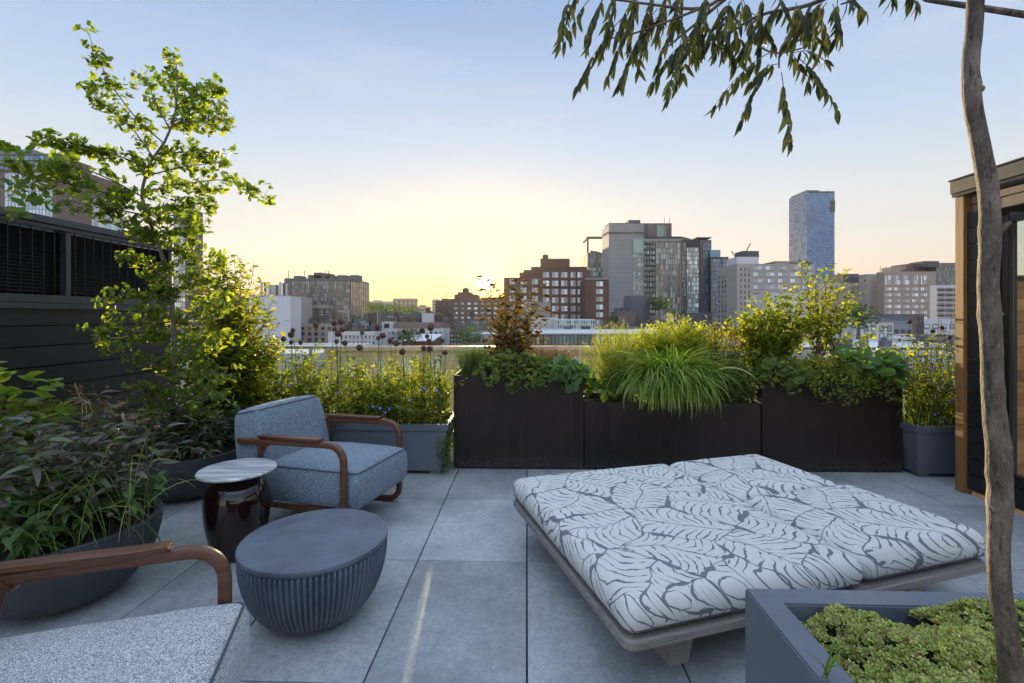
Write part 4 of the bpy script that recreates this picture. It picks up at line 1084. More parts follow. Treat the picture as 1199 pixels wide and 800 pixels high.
# ================================================================ corner planter by the cabin
perennial('yellow-green leafy perennials in the corner planter beside the cabin', 3.34, 4.2, 4.18, 4.5, .40, 1.22, 170, LM['shrub'], 22, .055, tmpl=OVATE, t0=.1, over=.08, spread=.015)
perennial('reddish seed-headed stems above the corner planter', 3.5, 4.1, 4.3, 4.5, .40, 1.45, 30, LM['rust'], 26, .03, tmpl=SMALL, t0=.7, over=.06, spread=.02, sm=SM['red'], name='sedum_stems')
nb = 120; B = inbox(nb, 3.34, 3.6, 4.18, 4.4, .41); it, C_ = blades(B, rng.uniform(0, 6.28, nb), rng.uniform(.25, .5, nb), rng.uniform(.2, .9, nb), .005, 8)
g_ = thing('grass_tuft', 'arching grass at the left front of the corner planter', 'grass', B.mean(0)); leafobj('blades', [it], LM['grass'], g_, B.mean(0))
for i, (x, y) in enumerate([(1065, 377), (1092, 388), (1103, 384), (1071, 402), (1112, 395)]):
    d = 4.35; p = at(x, y, d); seedhead('dried_allium', 'dark round dried allium head above the corner planter by the cabin', Vector((p.x-.02, d, .40)), p.z-.40, .018, (.02, 0), 'seed', 'dried allium heads by the cabin')

# ================================================================ stonecrop carpet and tree, front right
tb = MB()
sc_o = thing('stonecrop_carpet', 'dense mounded carpet of fleshy yellow-green stonecrop filling the square planter', 'plant', tw(pX0+.75, .6, SPz-.07))
n = 13000
X = rng.uniform(pX0+rim, pX0+1.5-rim, n); Y = rng.uniform(.50, yb_-rim-.005, n)
Z = G([.05*noise.noise(Vector((x*4.2, y*4.2, .3)))+.034*noise.noise(Vector((x*12, y*12, 2))) for x, y in zip(X, Y)])
e_ = np.minimum.reduce([X-(pX0+rim), (yb_-rim)-Y]); Z = SPz-.035+Z+.05*np.clip(e_/.15, 0, 1)+.04*np.exp(-((X-pX0-.22)**2+(Y-1.14)**2)/.006)+.05*np.exp(-((X-pX0-.55)**2+(Y-1.15)**2)/.012)+.03*np.exp(-((X-pX0-.75)**2+(Y-.95)**2)/.03)
cut = (np.abs(X-(pX0+.33)) < .05) & (Y > 1.16)
X, Y, Z = X[~cut], Y[~cut], Z[~cut]; n = len(X); Z = Z+rng.uniform(-.010, .006, n)
c, s = math.cos(YAW), math.sin(YAW); P_ = np.stack([X*c-Y*s, X*s+Y*c, Z], -1)
def rosette():
    Vs = []; Fq = []
    for ring, (m_, L_, zt, w_) in enumerate(((5, 1.0, .25, .34), (4, .62, .62, .26))):
        for k in range(m_):
            a = 2*math.pi*(k+.5*ring)/m_; ca, sa = math.cos(a), math.sin(a); o = len(Vs)
            for (r_, s_, z_) in ((.08, 0, .05), (.6, -w_, zt*.7), (1, 0, zt*1.15), (.6, w_, zt*.7), (.6, 0, zt*.7+.22)):
                r2 = r_*L_; Vs.append((r2*ca-s_*L_*sa, r2*sa+s_*L_*ca, z_))
            Fq += [(o, o+1, o+4), (o+1, o+2, o+4), (o+2, o+3, o+4), (o+3, o, o+4)]
    return np.array(Vs), [np.array(Fq)]
Vr, Fr = rosette(); Vr = np.stack([Vr[:, 0], Vr[:, 2], Vr[:, 1]], -1)   # template axis y = up
LM['sedum'] = leafmat('stonecrop_leaf', [(.26, .34, .06), (.42, .48, .10), (.15, .22, .045), (.55, .56, .18), (.28, .18, .09)], .2, .38, tcol=(1.4, 1.4, .7))
tilt = np.stack([rng.normal(0, .5, n), rng.normal(-.15, .5, n), np.ones(n)], -1)
leafobj('rosettes', [place((Vr, Fr), P_, tilt, rng.uniform(.0085, .0145, n), up=(1, 0, 0), jit=.6)], LM['sedum'], sc_o, sc_o.location, smooth=False)
# matted stems beneath
V = []; gx, gy = 60, 50
for j in range(gy):
    for i in range(gx):
        x = pX0+rim+.003+(1.5-2*rim-.006)*i/(gx-1); y = -.20+(yb_-rim+.195)*j/(gy-1)
        z = SPz-.055+.045*noise.noise(Vector((x*4.2, y*4.2, .3))); e1_ = min(x-(pX0+rim), yb_-rim-y); z += .05*min(1, max(0, e1_/.15))
        V.append(tuple(tw(x, y, z)))
Fq = [(j*gx+i, j*gx+i+1, (j+1)*gx+i+1, (j+1)*gx+i) for j in range(gy-1) for i in range(gx-1)]
link('matted_stems', np_mesh('matted_stems', V-np.array(sc_o.location), [np.array(Fq)]), pmat('moss_green', (.07, .085, .03), (.035, .04, .02), 60, rough=.95, bump=1), sc_o)
B = G([tuple(at(965, 765, .98))]*9); B[:, 2] = SPz-.0
it, C_ = blades(B+rng.normal(0, .006, B.shape), rng.uniform(0, 6.28, 9), rng.uniform(.05, .085, 9), rng.uniform(.1, .4, 9), .005, 6)
g_ = thing('grass_tuft', 'little pale grass tuft sprouting from the stonecrop', 'grass', B.mean(0)); leafobj('blades', [it], LM['lime'], g_, B.mean(0))

# tree: crooked slender trunk, limbs above the frame, hanging pinnate leaves
def barkmat():
    m, t, b = newmat('smooth_bark')
    co = t.coord('Object', scale=(1, 1, .45)); n1 = t.noise(co, 14, 6, .65); n2 = t.noise(t.coord('Object', scale=(.6, .6, 3)), 40, 5, .7)
    n3 = t.noise(co, 160, 3, .6)
    cc = t.ramp(n1, [(.32, (.055, .04, .031)), (.5, (.11, .083, .065)), (.66, (.21, .165, .135))])
    n4 = t.noise(t.coord('Object', scale=(1, 1, .22)), 75, 5, .7)
    cc = t.mix(t.ramp(n4, [(.54, (0, 0, 0)), (.62, (.85, .85, .85))]), cc, (.028, .02, .015, 1))
    cc = t.mix(t.ramp(n3, [(.56, (0, 0, 0)), (.7, (.4, .4, .4))]), cc, (.30, .25, .20, 1))
    cc = t.mix(t.ramp(n2, [(.62, (0, 0, 0)), (.74, (.6, .6, .6))]), cc, (.07, .048, .038, 1))
    t.l.new(cc, b.inputs['Base Color']); b.inputs['Roughness'].default_value = .8
    bp = t.new('ShaderNodeBump'); bp.inputs['Strength'].default_value = .9; bp.inputs['Distance'].default_value = .006
    t.l.new(t.m('ADD', t.m('ADD', t.m('MULTIPLY', n2, .35), t.m('MULTIPLY', n3, .8)), t.m('MULTIPLY', n4, -1.6)), bp.inputs['Height']); t.l.new(bp.outputs[0], b.inputs['Normal'])
    return m
SM['trunk'] = barkmat()
TD_ = .93
tpx = [(1186, 830, 22), (1184, 790, 20), (1179, 740, 19), (1171, 690, 18), (1169, 640, 18), (1171, 590, 20), (1170, 545, 19), (1166, 500, 19), (1162, 455, 17), (1161, 410, 17), (1159, 370, 17), (1157, 330, 17), (1159, 290, 17), (1159, 250, 16), (1156, 215, 17), (1148, 170, 15), (1140, 130, 15), (1137, 100, 15), (1137, 70, 14), (1140, 40, 14), (1142, 0, 14), (1143, -50, 13), (1140, -100, 12)]
tt_ = thing('young_tree', 'crooked slender grey-brown tree in the square planter with feathery leaves hanging into the sky', 'tree', at(1186, 800, TD_))
o3 = tt_.location
tp3 = [at(x, y, TD_) for x, y, r_ in tpx]; rr_ = [r_/F*TD_*.58 for x, y, r_ in tpx]
def smooth_path(P, rr, k=6):
    out = []; ro = []
    n = len(P)
    for i in range(n-1):
        p0, p1, p2, p3 = P[max(i-1, 0)], P[i], P[i+1], P[min(i+2, n-1)]
        for j in range(k):
            t_ = j/k; a = t_*t_; b_ = a*t_
            out.append(.5*((2*p1)+(p2-p0)*t_+(2*p0-5*p1+4*p2-p3)*a+(3*p1-p0-3*p2+p3)*b_)); ro.append(rr[i]*(1-t_)+rr[i+1]*t_)
    out.append(P[-1]); ro.append(rr[-1]); return out, ro
sp3, sr = smooth_path(tp3, rr_, 8)
me_b = MB().tube([p-o3 for p in sp3], sr, 28)
# knots and branch scars swell the bark
knots = [(1172, 590, 0), (1160, 370, 1), (1147, 458, 1), (1152, 555, .4), (1178, 270, .2), (1150, 540, 0), (1139, 100, 0), (1175, 520, 0)]
for i, v in enumerate(me_b.v):
    vv = Vector(v); ctr_ = sp3[i//28]-o3; dr = vv-ctr_; f = 1+.05*noise.noise(vv*14)+.03*noise.noise(vv*45)
    for (kx, ky, s_) in knots:
        kz = at(kx, ky, TD_).z-o3.z; f += .14*math.exp(-((vv.z-kz)/.013)**2)*max(0, .5+.5*math.cos(math.atan2(dr.y, dr.x)-kx*.7))
    me_b.v[i] = tuple(ctr_+dr*f)
me_b.build('trunk', SM['trunk'], tt_, smooth=True)
for (kx, ky, dx, dy) in ((1176, 560, 7, -16), (1174, 268, 10, -8), (1144, 104, -5, -4), (1164, 598, -5, -3), (1166, 372, 9, -5)):
    a_ = at(kx-dx*.6, ky-dy*.3, TD_)-o3; b_ = at(kx+dx, ky+dy, TD_-.01)-o3
    MB().tube([a_, a_.lerp(b_, .6), b_], [.009, .006, .0025], 8).build('branch_stub', SM['trunk'], tt_, smooth=True)
def limb(pts, r0, r1): 
    P3, r3 = smooth_path([at(x, y, d) for x, y, d in pts], [r0+(r1-r0)*i/(len(pts)-1) for i in range(len(pts))], 5); return [p-o3 for p in P3], r3
limbs = [([(1142, -70, .93), (1100, -55, 1.2), (1020, -30, 1.6), (950, 5, 1.95), (890, 18, 2.1), (850, 42, 2.2)], .014, .005),
         ([(1060, -45, 1.4), (960, -40, 1.75), (860, -10, 1.95), (820, 10, 2.0), (760, 5, 2.05), (690, -5, 2.1)], .011, .004),
         ([(950, 5, 1.95), (935, 35, 2.0), (915, 55, 2.0), (912, 80, 2.0)], .007, .003),
         ([(860, -10, 1.95), (830, 15, 2.0), (800, 40, 2.02), (775, 60, 2.05)], .008, .003),
         ([(820, 10, 2.0), (790, 22, 2.0), (740, 40, 2.05), (715, 45, 2.05)], .006, .0025),
         ([(1020, -30, 1.6), (1010, -5, 1.7), (985, 5, 1.8)], .006, .003),
         ([(890, 18, 2.1), (875, 40, 2.1), (905, 62, 2.05), (945, 55, 2.0)], .006, .0025)]
mb = MB()
for pts, r0, r1 in limbs:
    a, b_ = limb(pts, r0, r1); mb.tube(a, b_, 8)
mb.tube([at(1085, 0, 1.6)-o3, at(1140, 8, 1.62)-o3, at(1230, 22, 1.65)-o3, at(1330, 40, 1.7)-o3], [.007, .010, .012, .014], 8)
mb.tube([at(1085, 0, 1.6)-o3, at(1050, -25, 1.5)-o3, at(1100, -45, 1.25)-o3], [.007, .008, .011], 8)

# compound leaves: start px, end px (tip), depth
cl_ = [(668, -5, 655, 50), (690, 0, 662, 48), (705, 0, 688, 50), (720, 5, 705, 60), (730, 20, 676, 100), (745, 15, 712, 88), (755, 35, 725, 98), (770, 10, 742, 60), (760, 40, 748, 80), (790, 30, 770, 75), (800, 40, 782, 112), (800, 55, 792, 98), (808, 45, 765, 95), (820, 20, 800, 85), (815, 30, 815, 66), (840, 10, 845, 60), (850, 30, 838, 60), (860, 40, 872, 62), (850, 45, 858, 70), (878, 45, 862, 75), (885, 30, 872, 62), (905, 60, 838, 122), (900, 75, 868, 140), (915, 85, 925, 165), (912, 75, 880, 95), (930, 62, 965, 70), (935, 68, 980, 128), (920, 55, 945, 95), (940, 40, 962, 52), (960, 20, 970, 45), (955, 10, 930, 45), (985, 0, 1012, 12), (965, 0, 950, 30), (975, 5, 985, 42), (940, 20, 920, 50), (900, 20, 890, 55), (780, 5, 770, 40), (750, -5, 735, 35), (720, -10, 712, 25), (870, 0, 880, 35), (830, -5, 815, 30), (905, -10, 925, 25), (800, -10, 790, 25), (1060, -15, 1072, 6), (1040, -20, 1045, 2), (880, 15, 905, 50), (845, 15, 825, 55), (915, 5, 895, 30), (770, 20, 750, 55), (860, 20, 850, 50), (935, 10, 945, 40), (818, 15, 835, 50), (735, 10, 722, 45), (790, 10, 805, 50)]
for k_ in range(12):
    xx = 675+k_*28; cl_.append((xx+random.uniform(-6, 14), random.uniform(-22, 4), xx+random.uniform(-22, 12), random.uniform(22, 52)))
items = []; rt_ = []
for i, (x0_, y0_, x1_, y1_) in enumerate(cl_):
    d = 1.98+.2*((i*31 % 10)/10); a = at(x0_, y0_, d); b_ = at(x1_, y1_, d+.08*((i*17 % 10)/10-.5))
    L_ = (b_-a).length; m_ = max(5, int(L_/.034)); 
    mid = (a+b_)/2+Vector((0, 0, .18*L_*(abs(b_.x-a.x)/max(L_, .01))+.02))
    pts = []
    for j in range(7):
        t_ = j/6; pts.append(tuple(a*(1-t_)**2+mid*2*t_*(1-t_)+b_*t_*t_))
    A = G(pts)[None]; rt_.append(tubes(A, .0022, .0010, 4))
    dr = b_-a; az = math.atan2(dr.y, dr.x)+random.uniform(-.9, .9); sd = G([-math.sin(az), math.cos(az), 0])*.55+G([0.25*math.cos(i*2.4), .15, 0])
    pp = []; dd = []; ss = []
    for j in range(m_):
        t_ = .22+.78*j/(m_-1); k = min(5, int(t_*6)); f = t_*6-k; q = A[0, k]*(1-f)+A[0, k+1]*f; tg = unit(A[0, k+1]-A[0, k])
        for sgn in (-1, 1):
            pp.append(q); dd.append(tg*.40+sd*sgn*.8+G([0, 0, -.95])+rng.normal(0, .14, 3)); ss.append((.074 if t_ < .9 else .06)*random.uniform(.6, 1.2))
    pp.append(A[0, -1]); dd.append(unit(A[0, -1]-A[0, -2])+G([0, 0, -.3])); ss.append(.065)
    items.append(place(leaf_tmpl([(0, 0), (.2, .11), (.5, .135), (.8, .075), (1, 0)], .18, .35), pp, dd, ss, up=(.1, -1, .3), jit=.5))
V, fs = merge(rt_); mb.add(V-G([tuple(o3)]), fs[0]); mb.build('branches', SM['trunk'], tt_, smooth=True)
leafobj('foliage', items, LM['sumac'], tt_, o3)
# ================================================================ the city
ZG = -26.0
GM = {}
def facade(name, c1, c2=None, floor=None, bay=None, rough=.8, sc=.12, dark=.6):
    """masonry: large soft tone changes, stains, faint course lines"""
    m, t, b = newmat(name); co = t.coord('Object')
    c2 = c2 or tuple(x*.78 for x in c1)
    n1 = t.noise(co, sc, 6, .6); n2 = t.noise(t.coord('Object', scale=(1, 1, .12)), 1.2, 4, .6)
    cc = t.ramp(n1, [(.3, c1), (.7, c2)]); cc = t.mix(t.m('MULTIPLY', n2, .3), cc, c4(tuple(x*.6 for x in c1)))
    sp = t.new('ShaderNodeSeparateXYZ'); t.l.new(co, sp.inputs[0])
    if floor:
        fr = t.m('FRACT', t.m('DIVIDE', sp.outputs[2], floor)); cc = t.mix(t.m('MULTIPLY', t.m('LESS_THAN', fr, .07), 1-dark), cc, (.02, .02, .02, 1))
    if bay:
        fr = t.m('FRACT', t.m('DIVIDE', t.m('ADD', sp.outputs[0], sp.outputs[1]), bay)); cc = t.mix(t.m('MULTIPLY', t.m('LESS_THAN', fr, .06), 1-dark), cc, (.02, .02, .02, 1))
    t.l.new(cc, b.inputs['Base Color']); b.inputs['Roughness'].default_value = rough; return m
def panes(name, c1, c2, rough=.12, hi=1.0):
    m, t, b = newmat(name)
    gi = t.new('ShaderNodeNewGeometry').outputs['Random Per Island']; oi = t.new('ShaderNodeObjectInfo').outputs['Random']
    f = t.m('FRACT', t.m('ADD', gi, t.m('MULTIPLY', oi, 7.3)))
    cc = t.ramp(f, [(0, c1), (.55, c2), (.8, tuple(min(1, x*(1+.5*hi)+.02*hi) for x in c2)), (1.0, tuple(min(1, x*(1+1.1*hi)+.05*hi) for x in c2))])
    t.l.new(cc, b.inputs['Base Color']); t.l.new(t.m('MULTIPLY_ADD', f, .2, rough), b.inputs['Roughness']); b.inputs['Specular IOR Level'].default_value = .35 if 'tower' in name else .8
    return m
GM['blueg'] = panes('blue_curtain_glass', (.04, .10, .17), (.08, .17, .27), hi=.5)
GM['greeng'] = panes('green_curtain_glass', (.05, .09, .09), (.14, .22, .21))
GM['grayg'] = panes('grey_curtain_glass', (.07, .08, .08), (.15, .16, .155))
GM['towerg'] = panes('pale_blue_tower_glass', (.04, .15, .32), (.07, .20, .40), .2, .25)
GM['darkw'] = panes('dark_panes', (.012, .016, .02), (.04, .048, .055))
GM['palew'] = panes('pale_panes', (.18, .22, .24), (.42, .47, .49)); GM['skyg'] = panes('sky_blue_panes', (.25, .38, .46), (.42, .55, .62), hi=.4)
GM['white'] = facade('white_brick', (.56, .56, .56), (.48, .48, .49)); GM['whitep'] = facade('white_panel', (.62, .63, .66), (.52, .54, .57), bay=1.2, dark=.75)
GM['pink'] = facade('pale_stone', (.40, .36, .35), (.33, .30, .30)); GM['beige'] = facade('beige_stone', (.36, .29, .24), (.30, .24, .20))
GM['tan'] = facade('tan_brick', (.50, .36, .16), (.40, .28, .12), floor=.5, dark=.8, sc=.5); GM['brick'] = facade('red_brown_brick', (.135, .068, .045), (.095, .05, .035))
GM['brown'] = facade('brown_stone', (.14, .085, .06), (.10, .065, .05)); GM['mauve'] = facade('mauve_brick', (.17, .12, .115), (.13, .095, .095))
GM['conc'] = facade('grey_concrete', (.26, .265, .28), (.22, .225, .24), floor=2.6, dark=.7); GM['concd'] = facade('dark_grey_cladding', (.085, .09, .105), (.065, .07, .08))
GM['mull'] = facade('mullions', (.12, .13, .135)); GM['mulld'] = facade('dark_mullions', (.045, .05, .055)); GM['roofw'] = facade('white_roof', (.62, .64, .67), (.48, .50, .54), sc=.5)
GM['roofd'] = facade('dark_roof', (.10, .10, .11), (.07, .07, .08), sc=.5); GM['redroof'] = facade('red_roof', (.16, .05, .04), (.12, .04, .03), sc=.5)
GM['slab'] = facade('slab_edge', (.30, .30, .30)); GM['terra'] = facade('terracotta', (.30, .19, .15), (.24, .15, .12))
GM['tank'] = facade('tank_wood', (.10, .065, .045), (.07, .045, .03), sc=2)

_win = {}
def win_mesh(w, h, mats, ft=.12, bars=(1, 1)):
    key = (round(w, 2), round(h, 2), tuple(m.name for m in mats), bars)
    if key in _win: return _win[key]
    mb = MB(); mb.cur = 0
    nx, nz = bars
    for i in range(nx):
        for j in range(nz):
            x0 = -w/2+w*i/nx; x1 = x0+w/nx; z0 = h*j/nz; z1 = z0+h/nz
            mb.box(x0+ft*.4, x1-ft*.4, -.03, .05, z0+ft*.4, z1-ft*.4)
    mb.cur = 1
    mb.box(-w/2-ft*.3, w/2+ft*.3, -.16, .06, -ft, .001).box(-w/2-ft*.3, w/2+ft*.3, -.10, .06, h-.001, h+ft*.6)
    for i in range(nx+1):
        x = -w/2+w*i/nx; mb.box(x-ft*.3, x+ft*.3, -.07, .055, .002, h-.002)
    for j in range(1, nz):
        mb.box(-w/2+.01, w/2-.01, -.06, .052, h*j/nz-ft*.25, h*j/nz+ft*.25)
    me = mb.mesh('window'); [me.materials.append(m) for m in mats]
    _win[key] = me; return me
class Bld:
    def __init__(s, name, label, x0, x1, ytop, d, dep, wall, group=None, roof=None, rz=0, parapet=.9):
        s.px0, s.d = x0, d; s.W = (x1-x0)/F*d; s.H = EYE+(HY-ytop)/F*d-ZG; s.dep = dep
        p = at(x0, HY, d); s.o = thing(name, label, 'building', (p.x, d, ZG), rz, group); s.nw = 0; s.over = []
        mb = MB(); mb.box(0, s.W, 0, dep, 0, s.H-parapet)
        t_ = .35
        mb.box(0, s.W, 0, t_, s.H-parapet+.001, s.H).box(0, s.W, dep-t_, dep, s.H-parapet+.001, s.H).box(0, t_, t_+.001, dep-t_-.001, s.H-parapet+.001, s.H).box(s.W-t_, s.W, t_+.001, dep-t_-.001, s.H-parapet+.001, s.H)
        mb.build('wall', wall, s.o)
        MB().box(t_+.01, s.W-t_-.01, t_+.01, dep-t_-.01, s.H-parapet+.002, s.H-parapet+.06).build('roof', roof or GM['roofd'], s.o)
    def X(s, px): return (px-s.px0)/F*s.d
    def Z(s, py): return EYE+(HY-py)/F*s.d-ZG
    def wins(s, c, r, mats, face='front', x0=None, x1=None, y0=None, y1=None, fw=.6, fh=.6, bars=(1, 1), ft=.14, skip=None, name='window', u0=0, u1=1):
        """c x r openings; x0,x1,y0,y1 in photo pixels on the front plane, or u0..u1 fractions of the side"""
        z1 = s.Z(y0) if y0 is not None else s.H-1.5; z0 = s.Z(y1) if y1 is not None else 1
        if face == 'front': a0 = s.X(x0) if x0 is not None else 0; a1 = s.X(x1) if x1 is not None else s.W
        else: a0, a1 = s.dep*u0, s.dep*u1
        cw, rh = (a1-a0)/c, (z1-z0)/r; w, h = cw*fw, rh*fh
        me = win_mesh(w, h, mats, ft, bars)
        for j in range(r-1, -1, -1):
            for i in range(c):
                if skip and skip(i, r-1-j): continue
                a = a0+cw*(i+.5); z = z0+rh*j+(rh-h)/2
                if face == 'front': M_ = (Vector((a, 0, z)), 0)
                elif face == 'left': M_ = (Vector((0, a, z)), -math.pi/2)
                else: M_ = (Vector((s.W, a, z)), math.pi/2)
                if s.nw < 100:
                    link(name, me, None, s.o, loc=M_[0], rot=(0, 0, M_[1])); s.nw += 1
                else: s.over.append((me, M_))
    def bx(s, name, x0, x1, y0, y1, m, dy0=.0, dy1=4, proud=0):
        """a block on the front, given in photo pixels; depth range in metres behind the front plane"""
        MB().box(s.X(x0), s.X(x1), dy0-proud, dy1, s.Z(y1), s.Z(y0)).build(name, m, s.o)
    def curtain(s, c, r, gm, mm, x0=None, x1=None, y0=None, y1=None, face='front', name='curtain_wall', mt=.12, slabs=.35):
        """glazed grid as one part: many panes, thin mullions, slab edges"""
        z1 = s.Z(y0) if y0 is not None else s.H-.4; z0 = s.Z(y1) if y1 is not None else .5
        if face == 'front': a0 = s.X(x0) if x0 is not None else .1; a1 = s.X(x1) if x1 is not None else s.W-.1
        else: a0, a1 = .1, s.dep-.1
        mb = MB(); cw, rh = (a1-a0)/c, (z1-z0)/r
        if face == 'front': B_ = lambda u0, u1, o0, o1, q0, q1: mb.box(u0, u1, -o1, -o0, q0, q1)
        elif face == 'left': B_ = lambda u0, u1, o0, o1, q0, q1: mb.box(-o1, -o0, u0, u1, q0, q1)
        else: B_ = lambda u0, u1, o0, o1, q0, q1: mb.box(s.W+o0, s.W+o1, u0, u1, q0, q1)
        for i in range(c):
            for j in range(r):
                B_(a0+cw*i+.02, a0+cw*(i+1)-.02, .01, .10+.004*((i*7+j*3) % 3), z0+rh*j+.02, z0+rh*(j+1)-.02)
        mb.cur = 1
        for i in range(c+1): B_(a0+cw*i-mt/2, a0+cw*i+mt/2, .005, .22, z0, z1)
        for j in range(r+1): B_(a0, a1, .004, .18, z0+rh*j-slabs/2, z0+rh*j+slabs/2)
        o = mb.build(name, None, s.o)
        o.data.materials.append(gm); o.data.materials.append(mm)
    def clutter(s, n, hmax=3, x0=None, x1=None, m=None):
        a0 = s.X(x0) if x0 is not None else .5; a1 = s.X(x1) if x1 is not None else s.W-.5
        for i in range(n):
            w_ = random.uniform(1.0, 4.5)*min(1, s.d/200); h_ = random.uniform(.8, hmax); x = random.uniform(a0, max(a0+.1, a1-w_)); y = random.uniform(.5, min(s.dep*.5, 8))
            MB().box(x, x+w_, y, y+w_*.8, s.H-.85, s.H+h_*.7).box(x+.1*w_, x+.5*w_, y+.1, y+w_*.5, s.H+h_*.7, s.H+h_).build('roof_unit', m or GM['mull'], s.o)
    def tank(s, px, r, h, y=4, legs=2.5):
        x = s.X(px); mb = MB(); mb.lathe([(r, 0), (r, h), (r*1.08, h+.05), (.05, h+r*.7)], 16)
        o = mb.build('water_tank', GM['tank'], s.o, smooth=40, loc=(x, y, s.H+legs))
        m2 = MB()
        for k in range(4):
            a = math.pi/4+k*math.pi/2; m2.box(r*.7*math.cos(a)-.12, r*.7*math.cos(a)+.12, r*.7*math.sin(a)-.12, r*.7*math.sin(a)+.12, -legs-.9, -.01)
        m2.build('tank_frame', GM['mulld'], o)
    def antenna(s, px, h, y=3): MB().tube([(s.X(px), y, s.H-.5), (s.X(px), y, s.H+h)], .12, 5).build('antenna', GM['mulld'], s.o)
    def done(s):
        if s.over:
            mb = MB(); 
            for me, (loc, rz) in s.over:
                Mx = Matrix.Translation(loc) @ Matrix.Rotation(rz, 4, 'Z'); vs = [Mx @ v.co for v in me.vertices]; n = len(mb.v)
                mb.v += [tuple(v) for v in vs]; mb.f += [tuple(i+n for i in p.vertices) for p in me.polygons]; mb.mi += [p.material_index for p in me.polygons]
            me0 = s.over[0][0]
            o = mb.build('windows', None, s.o); [o.data.materials.append(m) for m in me0.materials]; o['kind'] = 'stuff'

g = bpy.data.meshes.new('ground'); g.from_pydata([(-5000, -600, ZG), (5000, -600, ZG), (5000, 7000, ZG), (-5000, 7000, ZG)], [], [(0, 1, 2, 3)])
tag(link('ground', g, facade('asphalt', (.06, .06, .062), (.045, .045, .048), sc=.05)), kind='structure')
tag(MB().box(-4.2, 7.1, -4.9, 6.3, ZG+.01, -.502).build('terrace_building_mass', GM['mauve'], rot=(0, 0, YAW)), kind='structure')

D_, P_w, L_w = (GM['darkw'], GM['mull']), (GM['palew'], GM['mull']), (GM['darkw'], GM['white'])
# ---- far left towers behind the fence
b = Bld('glass_office', 'blue glass office with a lower pale glazed front, beyond the fence at the far left', -70, 66, 180, 190, 16, GM['mauve'])
b.curtain(22, 3, GM['blueg'], GM['mulld'], x0=-66, x1=64, y0=182, y1=200); b.bx('penthouse', -40, 30, 172, 182, GM['blueg'], 3, 12)
b.curtain(14, 12, GM['skyg'], GM['slab'], x0=6, x1=62, y0=203, y1=330, slabs=.2); b.done()
b = Bld('stone_office', 'lower brown stone office with a white glazed front, beyond the fence', 60, 104, 203, 207, 18, GM['mauve'])
b.curtain(16, 9, GM['palew'], GM['whitep'], x0=70, x1=103, y0=228, y1=330); b.curtain(8, 9, GM['skyg'], GM['whitep'], face='right', y0=232, y1=330); b.antenna(100, 4); b.done()
b = Bld('residential_tower', 'narrow brown tower with a copper side, seen through the ginkgo leaves', 203, 228, 246, 300, 8, GM['concd'])
b.curtain(5, 26, GM['palew'], GM['mauve'], x0=204, x1=217, y0=262); b.wins(5, 26, (GM['darkw'], GM['terra']), 'right', fw=.6, fh=.55); b.wins(3, 26, D_, x0=218, x1=229, y0=250, fw=.6, fh=.5)
b.done()
# ---- left middle
b = Bld('white_warehouse', 'windowless pale blue-grey corrugated building to the left of the glass office block', 280, 340, 347, 118, 6, GM['whitep'], roof=GM['roofw']); b.done()
b = Bld('chimney_block', 'row of thin pale flues on a low roof behind the corrugated building', 290, 338, 346, 150, 18, GM['pink'])
for i, x in enumerate((301, 305, 309, 319, 323, 327, 331, 335)):
    b.bx('flue', x, x+1.6+(i % 3)*.5, 330+(i*5 % 4), 347, GM['mull'] if i % 2 else GM['white'], 2, 2.6)
b.bx('bulkhead', 308, 317, 333, 347, GM['white'], 3, 7); b.done()
b = Bld('grid_glass_building', 'broad grey glass office block with a fine grid facade and rooftop machinery', 333, 410, 326, 170, 22, GM['mull'])
b.curtain(34, 17, GM['grayg'], GM['mulld'], y0=329, y1=410, mt=.1, slabs=.16); b.curtain(9, 17, GM['grayg'], GM['mulld'], face='right', mt=.1, slabs=.16)
b.bx('balcony_strip', 350, 386, 357, 361, GM['beige'], -.4, 0); b.bx('balcony_strip', 352, 386, 370, 374, GM['concd'], -.4, 0); b.bx('dark_opening', 389, 401, 366, 374, GM['darkw'], -.35, 0)
b.bx('balcony_strip', 338, 352, 343, 346, GM['terra'], -.4, 0)
for (x0, x1, y0) in ((338, 346, 322), (355, 372, 321), (373, 388, 322), (390, 400, 321), (405, 415, 321), (362, 371, 318), (376, 381, 319)): b.bx('roof_unit', x0, x1, y0, 328.6, GM['mull'], 4, 9)
for x in (333, 352, 377, 381): b.antenna(x, 3)
b.done()
b = Bld('low_white_building', 'low white building with a row of small square windows before the glass office', 384, 438, 389, 75, 3, GM['white'], roof=GM['roofw']); b.wins(9, 3, L_w, x0=398, x1=440, y0=391, y1=412, fw=.5, fh=.55, ft=.08)
b.done()
b = Bld('white_apartment_house', 'white apartment house with a dark roof storey and dormer, left of the brown brick blocks', 444, 520, 385, 92, 8, GM['white'])
b.wins(3, 3, L_w, x0=447, x1=463, y0=387, y1=405, fw=.7, fh=.6, bars=(2, 1), ft=.1); b.wins(5, 3, L_w, x0=464, x1=500, y0=387, y1=405, fw=.55, fh=.6, ft=.1); b.wins(3, 3, L_w, x0=502, x1=519, y0=387, y1=405, fw=.65, fh=.6, bars=(2, 1), ft=.1)
MB().frustum((b.X(446), b.X(519), .5, 7.5), (b.X(449), b.X(516), 2, 6), b.Z(385), b.Z(378)).build('mansard_roof', GM['brown'], b.o)
b.bx('dormer', 447, 459, 377, 385, GM['white'], -.02, 3); b.bx('dormer_window', 450, 456, 379, 384, GM['darkw'], -.1, 0); b.done()
b = Bld('red_shed', 'small dark red gabled shed roof just above the rail', 470, 505, 399, 60, 8, GM['brick'], parapet=.1)
